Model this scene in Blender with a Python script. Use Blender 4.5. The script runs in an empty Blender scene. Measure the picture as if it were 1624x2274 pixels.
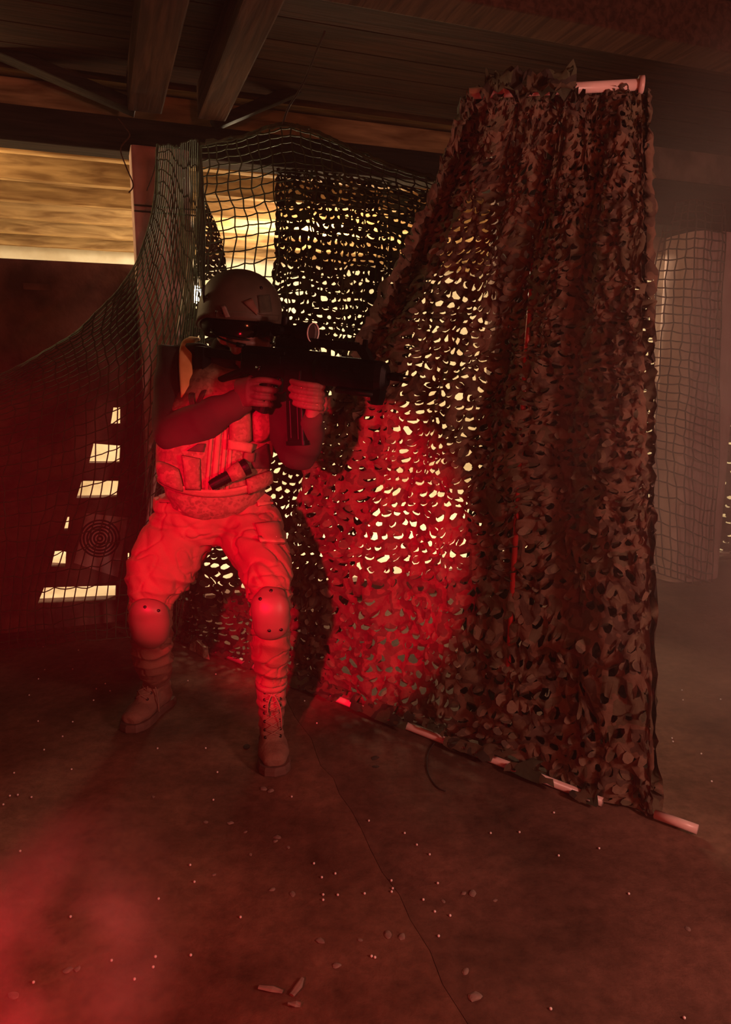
import bpy, bmesh, math, random
from mathutils import Vector, Matrix, noise
from mathutils.bvhtree import BVHTree
from mathutils.geometry import tessellate_polygon

R = math.radians
sc = bpy.context.scene
col = sc.collection

# ------------------------------------------------------------------ camera
FPX, CX, CY, PITCH, CAMH = 1642.0, 812.0, 1137.0, R(9.8), 1.2
cam_d = bpy.data.cameras.new('camera')
cam = bpy.data.objects.new('camera', cam_d)
col.objects.link(cam)
cam.location = (0, 0, CAMH)
cam.rotation_euler = (R(90) - PITCH, 0, 0)
cam_d.sensor_fit = 'VERTICAL'
cam_d.sensor_height = 24.0
cam_d.lens = FPX / 2274.0 * 24.0
cam_d.clip_start = 0.02
sc.camera = cam

sc.view_settings.view_transform = 'Standard'
sc.view_settings.look = 'None'
sc.view_settings.gamma = 1
sc.view_settings.exposure = 0.0
sc.view_settings.use_curve_mapping = False
sc.cycles.use_denoising = True
sc.cycles.use_adaptive_sampling = True
sc.cycles.adaptive_threshold = 0.06
sc.cycles.adaptive_min_samples = 16
sc.cycles.max_bounces = 5
sc.cycles.diffuse_bounces = 3
sc.cycles.glossy_bounces = 2
sc.cycles.transmission_bounces = 3
sc.cycles.volume_bounces = 0
sc.cycles.transparent_max_bounces = 6
sc.cycles.volume_step_rate = 4.0
sc.cycles.volume_max_steps = 40
sc.cycles.sample_clamp_indirect = 4.0

# ------------------------------------------------------------------ world and lights
world = bpy.data.worlds.new('world')
sc.world = world
world.use_nodes = True
world.node_tree.nodes['Background'].inputs[0].default_value = (0.55, 0.13, 0.07, 1)
world.node_tree.nodes['Background'].inputs[1].default_value = 0.012


def light(name, kind, loc, energy, color, size=0.1, target=None, spot=60, blend=0.5):
    d = bpy.data.lights.new(name, kind)
    d.energy = energy
    d.color = color
    if kind in ('POINT', 'SPOT'):
        d.shadow_soft_size = size
    if kind == 'SPOT':
        d.spot_size = R(spot)
        d.spot_blend = blend
    if kind == 'AREA':
        d.size = size
    o = bpy.data.objects.new(name, d)
    col.objects.link(o)
    o.location = loc
    if target is not None:
        o.rotation_euler = (Vector(target) - Vector(loc)).to_track_quat('-Z', 'Y').to_euler()
    return o


def ray(px, py):
    x, y = (px - CX) / FPX, (py - CY) / FPX
    c, s = math.cos(PITCH), math.sin(PITCH)
    return Vector((x, c - y * s, -s - y * c))


CAM = Vector((0, 0, CAMH))


def P(px, py, Y):
    r = ray(px, py)
    return CAM + r * (Y / r.y)


def F(px, py, z=0.0):
    r = ray(px, py)
    return CAM + r * ((z - CAMH) / r.z)


def Z(px, py, z):
    return F(px, py, z)


WA = math.atan(0.36)
WD = Vector((math.cos(WA), math.sin(WA), 0))      # direction along the back wall
WN = Vector((-math.sin(WA), math.cos(WA), 0))     # away from the camera
W0 = Vector((0, 4.1, 0))


def W(px, py, off=0.0):
    r = ray(px, py)
    o = W0 + WN * off
    t = (o - CAM).dot(WN) / r.dot(WN)
    return CAM + r * t


def WS(px, py):
    p = W(px, py) - W0
    return (p.dot(WD), p.z)


def WP(s, z, off=0.0):
    return W0 + WD * s + WN * off + Vector((0, 0, z))


# red torch held left of the camera and aimed at the man's hips
light('red_torch_light', 'SPOT', (-0.56, 0.0, 1.27), 640, (1.0, 0.0, 0.035), 0.035,
      target=P(665, 1215, 2.45), spot=28, blend=0.42)
# red glow low on the left, outside the frame
light('red_floor_glow', 'POINT', P(-170, 2320, 0.72), 12, (1.0, 0.01, 0.03), 0.06)
# dim warm unseen fill light behind the camera, to the right
light('warm_fill_light', 'POINT', (0.8, -0.9, 1.7), 42, (1.0, 0.17, 0.07), 0.10)
# unseen fill added on the right to brighten net and smoke
light('side_fill_light', 'POINT', (1.6, 0.35, 1.15), 88, (1.0, 0.42, 0.32), 0.15)
# warm lamps of the room behind the wall
light('back_room_light', 'POINT', (-0.3, 6.2, 2.42), 520, (1.0, 0.76, 0.46), 0.35)
light('back_room_light', 'POINT', (-2.35, 3.85, 2.22), 34, (1.0, 0.66, 0.30), 0.12)
light('back_room_light', 'POINT', (1.9, 6.8, 2.42), 45, (1.0, 0.72, 0.38), 0.12)


# ------------------------------------------------------------------ materials
def lin(c):
    return tuple(((v / 255.0) / 12.92 if v / 255.0 <= 0.04045 else ((v / 255.0 + 0.055) / 1.055) ** 2.4) for v in c) + (1.0,)


MATS = {}


def mat(name, c1, c2=None, scale=6.0, rough=0.8, metal=0.0, bump=0.0, bscale=40.0, stretch=(1, 1, 1),
        c3=None, contrast=0.3, detail=5.0, alpha=1.0):
    if name in MATS:
        return MATS[name]
    m = bpy.data.materials.new(name)
    m.use_nodes = True
    nt = m.node_tree
    N, L = nt.nodes, nt.links
    b = N['Principled BSDF']
    b.inputs['Roughness'].default_value = rough
    b.inputs['Metallic'].default_value = metal
    tc = N.new('ShaderNodeTexCoord')
    mp = N.new('ShaderNodeMapping')
    mp.inputs['Scale'].default_value = stretch
    L.new(tc.outputs['Object'], mp.inputs[0])
    if c2 is not None:
        n = N.new('ShaderNodeTexNoise')
        n.inputs['Scale'].default_value = scale
        n.inputs['Detail'].default_value = detail
        L.new(mp.outputs[0], n.inputs['Vector'])
        r = N.new('ShaderNodeValToRGB')
        r.color_ramp.elements[0].position = 0.5 - contrast / 2
        r.color_ramp.elements[1].position = 0.5 + contrast / 2
        r.color_ramp.elements[0].color = c1
        r.color_ramp.elements[1].color = c2
        if c3 is not None:
            e = r.color_ramp.elements.new(0.5)
            e.color = c3
        L.new(n.outputs['Fac'], r.inputs[0])
        L.new(r.outputs[0], b.inputs['Base Color'])
    else:
        b.inputs['Base Color'].default_value = c1
    if bump:
        n2 = N.new('ShaderNodeTexNoise')
        n2.inputs['Scale'].default_value = bscale
        n2.inputs['Detail'].default_value = 6
        L.new(mp.outputs[0], n2.inputs['Vector'])
        bp = N.new('ShaderNodeBump')
        bp.inputs['Strength'].default_value = bump
        bp.inputs['Distance'].default_value = 0.02
        L.new(n2.outputs['Fac'], bp.inputs['Height'])
        L.new(bp.outputs[0], b.inputs['Normal'])
    MATS[name] = m
    return m


def camo_mat(name, cols, scale, rough=0.85, posn=(0.42, 0.52, 0.6)):
    m = bpy.data.materials.new(name)
    m.use_nodes = True
    nt = m.node_tree
    N, L = nt.nodes, nt.links
    b = N['Principled BSDF']
    b.inputs['Roughness'].default_value = rough
    tc = N.new('ShaderNodeTexCoord')
    n = N.new('ShaderNodeTexNoise')
    n.inputs['Scale'].default_value = scale
    n.inputs['Detail'].default_value = 2.5
    L.new(tc.outputs['Object'], n.inputs['Vector'])
    r = N.new('ShaderNodeValToRGB')
    r.color_ramp.interpolation = 'CONSTANT'
    r.color_ramp.elements[0].color = cols[0]
    r.color_ramp.elements[0].position = 0
    r.color_ramp.elements[1].color = cols[1]
    r.color_ramp.elements[1].position = posn[0]
    for c, p in zip(cols[2:], posn[1:]):
        e = r.color_ramp.elements.new(p)
        e.color = c
    L.new(n.outputs['Fac'], r.inputs[0])
    n2 = N.new('ShaderNodeTexNoise')
    n2.inputs['Scale'].default_value = 90
    L.new(tc.outputs['Object'], n2.inputs['Vector'])
    mx = N.new('ShaderNodeMix')
    mx.data_type = 'RGBA'
    mx.blend_type = 'MULTIPLY'
    mx.inputs[0].default_value = 0.45
    L.new(r.outputs[0], mx.inputs[6])
    L.new(n2.outputs['Fac'], mx.inputs[7])
    L.new(mx.outputs[2], b.inputs['Base Color'])
    bp = N.new('ShaderNodeBump')
    bp.inputs['Strength'].default_value = 0.25
    bp.inputs['Distance'].default_value = 0.004
    L.new(n2.outputs['Fac'], bp.inputs['Height'])
    L.new(bp.outputs[0], b.inputs['Normal'])
    MATS[name] = m
    return m


def wood_mat(name, c1, c2, scale=3.0, rough=0.8, along=(1, 14, 14), rot=0.0):
    m = bpy.data.materials.new(name)
    m.use_nodes = True
    nt = m.node_tree
    N, L = nt.nodes, nt.links
    b = N['Principled BSDF']
    b.inputs['Roughness'].default_value = rough
    b.inputs['Specular IOR Level'].default_value = 0.08
    tc = N.new('ShaderNodeTexCoord')
    mp0 = N.new('ShaderNodeMapping')
    mp0.inputs['Rotation'].default_value = (0, 0, rot)
    mp = N.new('ShaderNodeMapping')
    mp.inputs['Scale'].default_value = along
    L.new(tc.outputs['Object'], mp0.inputs[0])
    L.new(mp0.outputs[0], mp.inputs[0])
    n = N.new('ShaderNodeTexNoise')
    n.inputs['Scale'].default_value = scale
    n.inputs['Detail'].default_value = 7
    n.inputs['Distortion'].default_value = 0.6
    L.new(mp.outputs[0], n.inputs['Vector'])
    r = N.new('ShaderNodeValToRGB')
    r.color_ramp.elements[0].position = 0.36
    r.color_ramp.elements[1].position = 0.64
    r.color_ramp.elements[0].color = c1
    r.color_ramp.elements[1].color = c2
    L.new(n.outputs['Fac'], r.inputs[0])
    L.new(r.outputs[0], b.inputs['Base Color'])
    bp = N.new('ShaderNodeBump')
    bp.inputs['Strength'].default_value = 0.35
    bp.inputs['Distance'].default_value = 0.01
    L.new(n.outputs['Fac'], bp.inputs['Height'])
    L.new(bp.outputs[0], b.inputs['Normal'])
    MATS[name] = m
    return m


M_WALL = mat('dirty_masonry', (0.10, 0.05, 0.04, 1), (0.30, 0.17, 0.13, 1), scale=5, bump=0.5, bscale=22, rough=0.9)
M_PLASTER = mat('pink_plaster', (0.60, 0.36, 0.33, 1), (0.80, 0.52, 0.48, 1), scale=7, bump=0.25, bscale=30, rough=0.8)
M_CREAM = mat('back_room_plaster', (0.68, 0.60, 0.46, 1), (0.88, 0.83, 0.70, 1), scale=4, bump=0.15, bscale=20, rough=0.85)
M_WOOD = wood_mat('old_dark_wood', (0.018, 0.006, 0.0035, 1), (0.045, 0.015, 0.009, 1), rot=-WA)
M_JOIST = wood_mat('rough_joist_wood', (0.045, 0.018, 0.012, 1), (0.10, 0.042, 0.028, 1), rot=-WA, along=(14, 1, 14))
M_BEAM = wood_mat('dark_beam_wood', (0.012, 0.007, 0.006, 1), (0.035, 0.02, 0.016, 1), rot=-WA)  # near-black wood tone with faint grain
M_LIT = wood_mat('pale_ceiling_boards', (0.22, 0.125, 0.055, 1), (0.50, 0.33, 0.16, 1), rot=-WA, along=(1, 7, 7))
M_PIPE = mat('white_plastic_pipe', (0.62, 0.42, 0.38, 1), (0.8, 0.6, 0.55, 1), scale=9, rough=0.35)
M_REDLIT_PIPE = mat('red_lit_pipe', (0.5, 0.03, 0.03, 1), (0.3, 0.02, 0.02, 1), scale=9, rough=0.3)  # pipe with the lamp's red light put into its base colour
M_CAMO = camo_mat('camo_net_cloth', [lin((98, 88, 66)), lin((122, 98, 78)), lin((92, 74, 60)), lin((112, 98, 76))], 9.0)
M_CAMO2 = camo_mat('dark_camo_net_cloth', [lin((60, 64, 44)), lin((92, 76, 56)), lin((56, 46, 36)), lin((76, 80, 54))], 7.0)
M_GREEN = mat('green_cord', lin((52, 80, 56)), lin((76, 98, 66)), scale=20, rough=0.8)
M_BROWNCORD = mat('brown_cord', lin((62, 34, 26)), lin((80, 46, 34)), scale=20, rough=0.8)
M_BLACK = mat('black_polymer', (0.003, 0.003, 0.003, 1), (0.006, 0.006, 0.006, 1), scale=30, rough=0.5, bump=0.05, bscale=300)
M_BLACK.node_tree.nodes['Principled BSDF'].inputs['Specular IOR Level'].default_value = 0.2
M_ORANGE = mat('orange_lit_webbing', (0.75, 0.36, 0.12, 1), (0.85, 0.45, 0.18, 1), scale=30, rough=0.8)  # warm light on the tan strap put into the colour as orange
M_METAL = mat('dull_steel', (0.05, 0.05, 0.05, 1), rough=0.3, metal=0.9)
M_BRIGHT = mat('bright_ring', (0.9, 0.84, 0.8, 1), rough=0.25)  # scope ring's reflection painted in as a near-white base colour
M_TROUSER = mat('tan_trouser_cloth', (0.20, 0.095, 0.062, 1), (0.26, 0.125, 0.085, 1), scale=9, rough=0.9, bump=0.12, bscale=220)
M_SLEEVE = mat('dark_sleeve_cloth', (0.022, 0.016, 0.012, 1), (0.038, 0.026, 0.019, 1), scale=7, rough=0.95, bump=0.12, bscale=240)
M_VEST = camo_mat('camo_vest_cloth', [lin((138, 112, 88)), lin((128, 102, 80)), lin((146, 120, 96)), lin((122, 98, 76))], 30, posn=(0.4, 0.5, 0.62))
M_STRAP = mat('tan_webbing', (0.26, 0.16, 0.10, 1), (0.34, 0.22, 0.14, 1), scale=30, rough=0.85, bump=0.2, bscale=300)
M_DARKWEB = mat('dark_webbing', (0.03, 0.02, 0.016, 1), (0.06, 0.04, 0.03, 1), scale=30, rough=0.85, bump=0.2, bscale=300)
M_BELT = mat('brown_belt', (0.14, 0.07, 0.05, 1), (0.2, 0.1, 0.07, 1), scale=30, rough=0.8)
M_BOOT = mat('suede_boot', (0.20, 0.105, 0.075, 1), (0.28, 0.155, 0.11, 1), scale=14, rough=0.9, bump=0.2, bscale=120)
M_SOLE = mat('boot_rubber', (0.10, 0.05, 0.038, 1), (0.15, 0.08, 0.06, 1), scale=20, rough=0.8)
M_LACE = mat('boot_lace', (0.26, 0.15, 0.11, 1), rough=0.9)
M_PAD = mat('knee_pad_shell', (0.17, 0.10, 0.075, 1), (0.21, 0.125, 0.095, 1), scale=9, rough=0.45)
M_SKIN = mat('skin', (0.6, 0.36, 0.27, 1), (0.68, 0.42, 0.32, 1), scale=12, rough=0.55)
M_GLOVE = mat('brown_glove', (0.04, 0.026, 0.02, 1), (0.065, 0.042, 0.03, 1), scale=18, rough=0.75, bump=0.15, bscale=200)
M_GLOVE_LIT = mat('lit_glove', (0.09, 0.055, 0.04, 1), (0.16, 0.10, 0.07, 1), scale=12, rough=0.7, bump=0.15, bscale=200)  # lighter copy of the glove, warm light put into its tone
M_HELMET = mat('olive_helmet', (0.055, 0.045, 0.03, 1), (0.09, 0.07, 0.048, 1), scale=14, rough=0.6, bump=0.06, bscale=200)
M_PATCH = mat('helmet_fleece', (0.04, 0.045, 0.03, 1), (0.065, 0.07, 0.045, 1), scale=40, rough=1.0, bump=0.3, bscale=400)
M_LENS = mat('smoked_lens', (0.008, 0.004, 0.004, 1), rough=0.12)
M_BB = mat('white_pellet', (0.9, 0.88, 0.85, 1), rough=0.35)
M_CHIP = mat('concrete_chip', (0.18, 0.13, 0.11, 1), (0.28, 0.21, 0.17, 1), scale=40, rough=0.95)
M_DARKCHIP = mat('dark_scrap', (0.03, 0.02, 0.016, 1), (0.05, 0.03, 0.022, 1), scale=40, rough=0.9)
M_FOAM = mat('torn_foam', (0.24, 0.17, 0.11, 1), (0.5, 0.38, 0.26, 1), scale=28, rough=1.0, bump=0.5, bscale=60)


# ------------------------------------------------------------------ mesh helpers
class MB:
    def __init__(s):
        s.v, s.f = [], []

    def add(s, vs, fs):
        o = len(s.v)
        s.v += [Vector(v) for v in vs]
        s.f += [tuple(i + o for i in f) for f in fs]

    def box(s, c, sx, sy, sz, M=None, bev=0.0):
        """bevelled box centred on c, in frame M (3x3)"""
        hx, hy, hz = sx / 2, sy / 2, sz / 2
        b = min(bev, hx * 0.9, hy * 0.9, hz * 0.9)
        vs, fs = [], []
        if b <= 0:
            vs = [Vector((x, y, z)) for x in (-hx, hx) for y in (-hy, hy) for z in (-hz, hz)]
            fs = [(0, 1, 3, 2), (4, 6, 7, 5), (0, 4, 5, 1), (2, 3, 7, 6), (0, 2, 6, 4), (1, 5, 7, 3)]
        else:
            bm = bmesh.new()
            bmesh.ops.create_cube(bm, size=1)
            for v in bm.verts:
                v.co = Vector((v.co.x * sx, v.co.y * sy, v.co.z * sz))
            bmesh.ops.bevel(bm, geom=bm.edges[:], offset=b, segments=2, profile=0.6, affect='EDGES')
            vs = [v.co.copy() for v in bm.verts]
            bm.verts.index_update()
            fs = [tuple(v.index for v in f.verts) for f in bm.faces]
            bm.free()
        c = Vector(c)
        s.add([(M @ v if M else v) + c for v in vs], fs)

    def prism(s, poly, M, o, d0, d1):
        """poly: list of (a,b) in M's first and third axes; extruded along M's second from d0 to d1"""
        n = len(poly)
        vs = []
        for d in (d0, d1):
            for a, b in poly:
                vs.append(Vector(o) + M @ Vector((a, d, b)))
        tris = tessellate_polygon([[Vector((a, b, 0)) for a, b in poly]])
        fs = [tuple(t) for t in tris] + [tuple(i + n for i in reversed(t)) for t in tris]
        for i in range(n):
            j = (i + 1) % n
            fs.append((i, j, j + n, i + n))
        s.add(vs, fs)

    def tube(s, pts, rad, seg=8, ref=None, cap=True, round_ends=False, power=2.0):
        """loft along pts; rad: float or list of floats / (a,b) tuples.  ref: first cross axis hint"""
        pts = [Vector(p) for p in pts]
        n = len(pts)
        if not isinstance(rad, (list, tuple)):
            rad = [rad] * n
        rad = [(r, r) if not isinstance(r, (list, tuple)) else r for r in rad]
        tans = []
        for i in range(n):
            t = pts[min(i + 1, n - 1)] - pts[max(i - 1, 0)]
            tans.append(t.normalized() if t.length > 1e-9 else Vector((0, 0, 1)))
        a = Vector(ref) if ref is not None else (Vector((1, 0, 0)) if abs(tans[0].x) < 0.8 else Vector((0, 1, 0)))
        rings, rr = [], []
        ex = []
        for i in range(n):
            t = tans[i]
            if ref is not None:
                u = Vector(ref) - t * t.dot(Vector(ref))
            else:
                u = a - t * a.dot(t)
            u.normalize()
            a = u
            w = t.cross(u)
            ex.append((pts[i], u, w, rad[i], t))
        seq = []
        if round_ends:
            p, u, w, r, t = ex[0]
            m = min(r)
            for k in (0.15, 0.5, 0.85):
                q = math.sqrt(1 - (1 - k) ** 2)
                seq.append((p - t * m * (1 - k), u, w, (r[0] * q, r[1] * q)))
        for p, u, w, r, t in ex:
            seq.append((p, u, w, r))
        if round_ends:
            p, u, w, r, t = ex[-1]
            m = min(r)
            for k in (0.85, 0.5, 0.15):
                q = math.sqrt(1 - (1 - k) ** 2)
                seq.append((p + t * m * (1 - k), u, w, (r[0] * q, r[1] * q)))
        vs, fs = [], []
        for p, u, w, r in seq:
            for k in range(seg):
                an = 2 * math.pi * k / seg
                ca, sa = math.cos(an), math.sin(an)
                if power != 2.0:
                    ca = math.copysign(abs(ca) ** (2 / power), ca)
                    sa = math.copysign(abs(sa) ** (2 / power), sa)
                vs.append(p + u * (r[0] * ca) + w * (r[1] * sa))
        for i in range(len(seq) - 1):
            for k in range(seg):
                j = (k + 1) % seg
                fs.append((i * seg + k, i * seg + j, (i + 1) * seg + j, (i + 1) * seg + k))
        if cap:
            fs.append(tuple(reversed(range(seg))))
            m = (len(seq) - 1) * seg
            fs.append(tuple(m + k for k in range(seg)))
        s.add(vs, fs)

    def ball(s, c, rx, ry=None, rz=None, M=None, seg=16, rings=10):
        ry = ry or rx
        rz = rz or rx
        vs, fs = [], []
        for i in range(rings + 1):
            th = math.pi * i / rings
            for k in range(seg):
                ph = 2 * math.pi * k / seg
                v = Vector((rx * math.sin(th) * math.cos(ph), ry * math.sin(th) * math.sin(ph), rz * math.cos(th)))
                vs.append((M @ v if M else v) + Vector(c))
        for i in range(rings):
            for k in range(seg):
                j = (k + 1) % seg
                fs.append((i * seg + k, (i + 1) * seg + k, (i + 1) * seg + j, i * seg + j))
        s.add(vs, fs)

    def build(s, name, material, parent=None, smooth=False, origin=None, merge=0.0):
        me = bpy.data.meshes.new(name)
        o0 = Vector(origin) if origin is not None else Vector((0, 0, 0))
        me.from_pydata([v - o0 for v in s.v], [], s.f)
        bm = bmesh.new()
        bm.from_mesh(me)
        bmesh.ops.remove_doubles(bm, verts=bm.verts, dist=max(merge, 1e-6))
        bmesh.ops.recalc_face_normals(bm, faces=bm.faces)
        bm.to_mesh(me)
        bm.free()
        if material:
            me.materials.append(material)
        if smooth:
            me.polygons.foreach_set('use_smooth', [True] * len(me.polygons))
        o = bpy.data.objects.new(name, me)
        col.objects.link(o)
        o.location = o0
        if parent is not None:
            set_parent(o, parent)
        return o


def world_loc(o):
    v = Vector(o.location)
    p = o.parent
    while p is not None:
        v = v + Vector(p.location)
        p = p.parent
    return v


def set_parent(o, parent):
    # parents are never rotated or scaled, so a shift is enough
    o.location = Vector(o.location) - world_loc(parent)
    o.parent = parent


def tag(o, label=None, cat=None, group=None, kind=None):
    if label:
        o['label'] = label
    if cat:
        o['category'] = cat
    if group:
        o['group'] = group
    if kind:
        o['kind'] = kind
    return o


def empty(name, loc, label, cat, group=None):
    o = bpy.data.objects.new(name, None)
    o.empty_display_size = 0.05
    col.objects.link(o)
    o.location = loc
    return tag(o, label, cat, group)


def fuse(name, mb, voxel, smooth_it, material, parent=None, disp=None, origin=None):
    """join overlapping closed lofts into one continuous skin"""
    me = bpy.data.meshes.new(name + '_source')
    me.from_pydata(mb.v, [], mb.f)
    bm = bmesh.new()
    bm.from_mesh(me)
    bmesh.ops.recalc_face_normals(bm, faces=bm.faces)
    bm.to_mesh(me)
    bm.free()
    t = bpy.data.objects.new(name + '_source', me)
    col.objects.link(t)
    r = t.modifiers.new('r', 'REMESH')
    r.mode = 'VOXEL'
    r.voxel_size = voxel
    if smooth_it:
        sm = t.modifiers.new('s', 'SMOOTH')
        sm.factor = 0.5
        sm.iterations = smooth_it
    dg = bpy.context.evaluated_depsgraph_get()
    dg.update()
    ev = t.evaluated_get(dg)
    out = bpy.data.meshes.new_from_object(ev)
    bpy.data.objects.remove(t)
    bpy.data.meshes.remove(me)
    out.name = name
    if disp:
        ns = [v.normal.copy() for v in out.vertices]
        for v, n in zip(out.vertices, ns):
            v.co = v.co + n * disp(v.co)
    o0 = Vector(origin) if origin is not None else Vector((0, 0, 0))
    if origin is not None:
        for v in out.vertices:
            v.co = v.co - o0
    out.polygons.foreach_set('use_smooth', [True] * len(out.polygons))
    out.materials.clear()
    out.materials.append(material)
    o = bpy.data.objects.new(name, out)
    col.objects.link(o)
    o.location = o0
    if parent is not None:
        set_parent(o, parent)
    return o


def bvh_of(o):
    off = world_loc(o)
    return BVHTree.FromPolygons([v.co + off for v in o.data.vertices], [tuple(p.vertices) for p in o.data.polygons])


def hit(bvhs, px, py):
    best = None
    d = ray(px, py).normalized()
    for b in bvhs:
        loc, n, i, t = b.ray_cast(CAM, d)
        if loc is not None and (best is None or t < best[2]):
            best = (loc, n if n.dot(d) < 0 else -n, t)
    return best


def drape(bvhs, quad, nu, nv, off, thick, name, material, parent, bulge=0.0, smooth=True, origin=None, rnd_=0.0, sag=0.0):
    """a cloth or shell piece that lies on a surface: a quad outline laid onto it, with real thickness"""
    pts, nrm = [], []
    miss = []
    for j in range(nv + 1):
        for i in range(nu + 1):
            u, v = i / nu, j / nv
            if rnd_:
                x_, y_ = 2 * u - 1, 2 * v - 1
                xe, ye = x_ * math.sqrt(1 - y_ * y_ / 2), y_ * math.sqrt(1 - x_ * x_ / 2)
                u = (x_ * (1 - rnd_) + xe * rnd_ + 1) / 2
                v = (y_ * (1 - rnd_) + ye * rnd_ + 1) / 2
            a = [quad[0][k] * (1 - u) + quad[1][k] * u for k in (0, 1)]
            b = [quad[3][k] * (1 - u) + quad[2][k] * u for k in (0, 1)]
            q = [a[k] * (1 - v) + b[k] * v for k in (0, 1)]
            q[1] += sag * (1 - (2 * u - 1) ** 2)
            h = hit(bvhs, *q)
            if h is None:
                miss.append(len(pts))
                pts.append(None)
                nrm.append(None)
            else:
                pts.append(h[0])
                nrm.append(h[1])
    good = [k for k in range(len(pts)) if pts[k] is not None]
    if not good:
        print('DRAPE MISS', name)
        return None
    for k in miss:
        j, i = divmod(k, nu + 1)
        g = min(good, key=lambda q: (q // (nu + 1) - j) ** 2 + (q % (nu + 1) - i) ** 2)
        pts[k] = pts[g].copy()
        nrm[k] = nrm[g]
    if miss and len(miss) > len(pts) * 0.3:
        print('drape misses', name, len(miss), len(pts))
    # smooth the sheet a little
    for it in range(3):
        np_, nn = [], []
        for j in range(nv + 1):
            for i in range(nu + 1):
                acc, an, c = Vector(), Vector(), 0
                for dj in (-1, 0, 1):
                    for di in (-1, 0, 1):
                        jj, ii = min(max(j + dj, 0), nv), min(max(i + di, 0), nu)
                        acc += pts[jj * (nu + 1) + ii]
                        an += nrm[jj * (nu + 1) + ii]
                        c += 1
                edge = i in (0, nu) or j in (0, nv)
                np_.append(pts[j * (nu + 1) + i] if edge else acc / c)
                nn.append(an.normalized())
        pts, nrm = np_, nn
    m = MB()
    vs = []
    W1 = nu + 1
    for lay in (0, 1):
        for j in range(nv + 1):
            for i in range(nu + 1):
                k = j * W1 + i
                e = min(i, nu - i) / max(nu / 2, 1), min(j, nv - j) / max(nv / 2, 1)
                bl = bulge * (min(1, e[0] * 2.2) * min(1, e[1] * 2.2)) ** 0.6 if lay else 0
                vs.append(pts[k] + nrm[k] * (off + (thick + bl if lay else -0.002)))
    fs = []
    T = W1 * (nv + 1)
    for j in range(nv):
        for i in range(nu):
            a, b, c, d = j * W1 + i, j * W1 + i + 1, (j + 1) * W1 + i + 1, (j + 1) * W1 + i
            fs.append((a, d, c, b))
            fs.append((a + T, b + T, c + T, d + T))
    for i in range(nu):
        fs.append((i, i + 1, i + 1 + T, i + T))
        a = nv * W1 + i
        fs.append((a + 1, a, a + T, a + 1 + T))
    for j in range(nv):
        fs.append(((j + 1) * W1, j * W1, j * W1 + T, (j + 1) * W1 + T))
        a = j * W1 + nu
        fs.append((a, a + W1, a + W1 + T, a + T))
    m.add(vs, fs)
    return m.build(name, material, parent, smooth=smooth, origin=origin)


def catmull(p0, p1, p2, p3, t):
    return 0.5 * ((2 * p1) + (p2 - p0) * t + (2 * p0 - 5 * p1 + 4 * p2 - p3) * t * t + (3 * p1 - p0 - 3 * p2 + p3) * t ** 3)


def spline(pts, n):
    pts = [Vector(p) for p in pts]
    out = []
    m = len(pts) - 1
    for k in range(n + 1):
        t = k / n * m
        i = min(int(t), m - 1)
        f = t - i
        g = lambda q: pts[min(max(q, 0), m)]
        out.append(catmull(g(i - 1), g(i), g(i + 1), g(i + 2), f))
    return out


class Surf:
    """smooth surface through a grid of control points; (u,v) in 0..1"""

    def __init__(s, grid):
        s.g = [[Vector(p) for p in row] for row in grid]
        s.nr, s.nc = len(grid), len(grid[0])

    def __call__(s, u, v):
        tv = min(max(v, 0), 1) * (s.nr - 1)
        j = min(int(tv), s.nr - 2)
        fv = tv - j
        tu = min(max(u, 0), 1) * (s.nc - 1)
        i = min(int(tu), s.nc - 2)
        fu = tu - i
        rows = []
        for jj in (j - 1, j, j + 1, j + 2):
            r = s.g[min(max(jj, 0), s.nr - 1)]
            g = lambda q: r[min(max(q, 0), s.nc - 1)]
            rows.append(catmull(g(i - 1), g(i), g(i + 1), g(i + 2), fu))
        return catmull(*rows, fv)

    def normal(s, u, v):
        e = 0.01
        a = s(min(u + e, 1), v) - s(max(u - e, 0), v)
        b = s(u, min(v + e, 1)) - s(u, max(v - e, 0))
        n = a.cross(b)
        if n.length < 1e-9:
            return Vector((0, -1, 0))
        n.normalize()
        return n if n.y < 0 else -n


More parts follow.
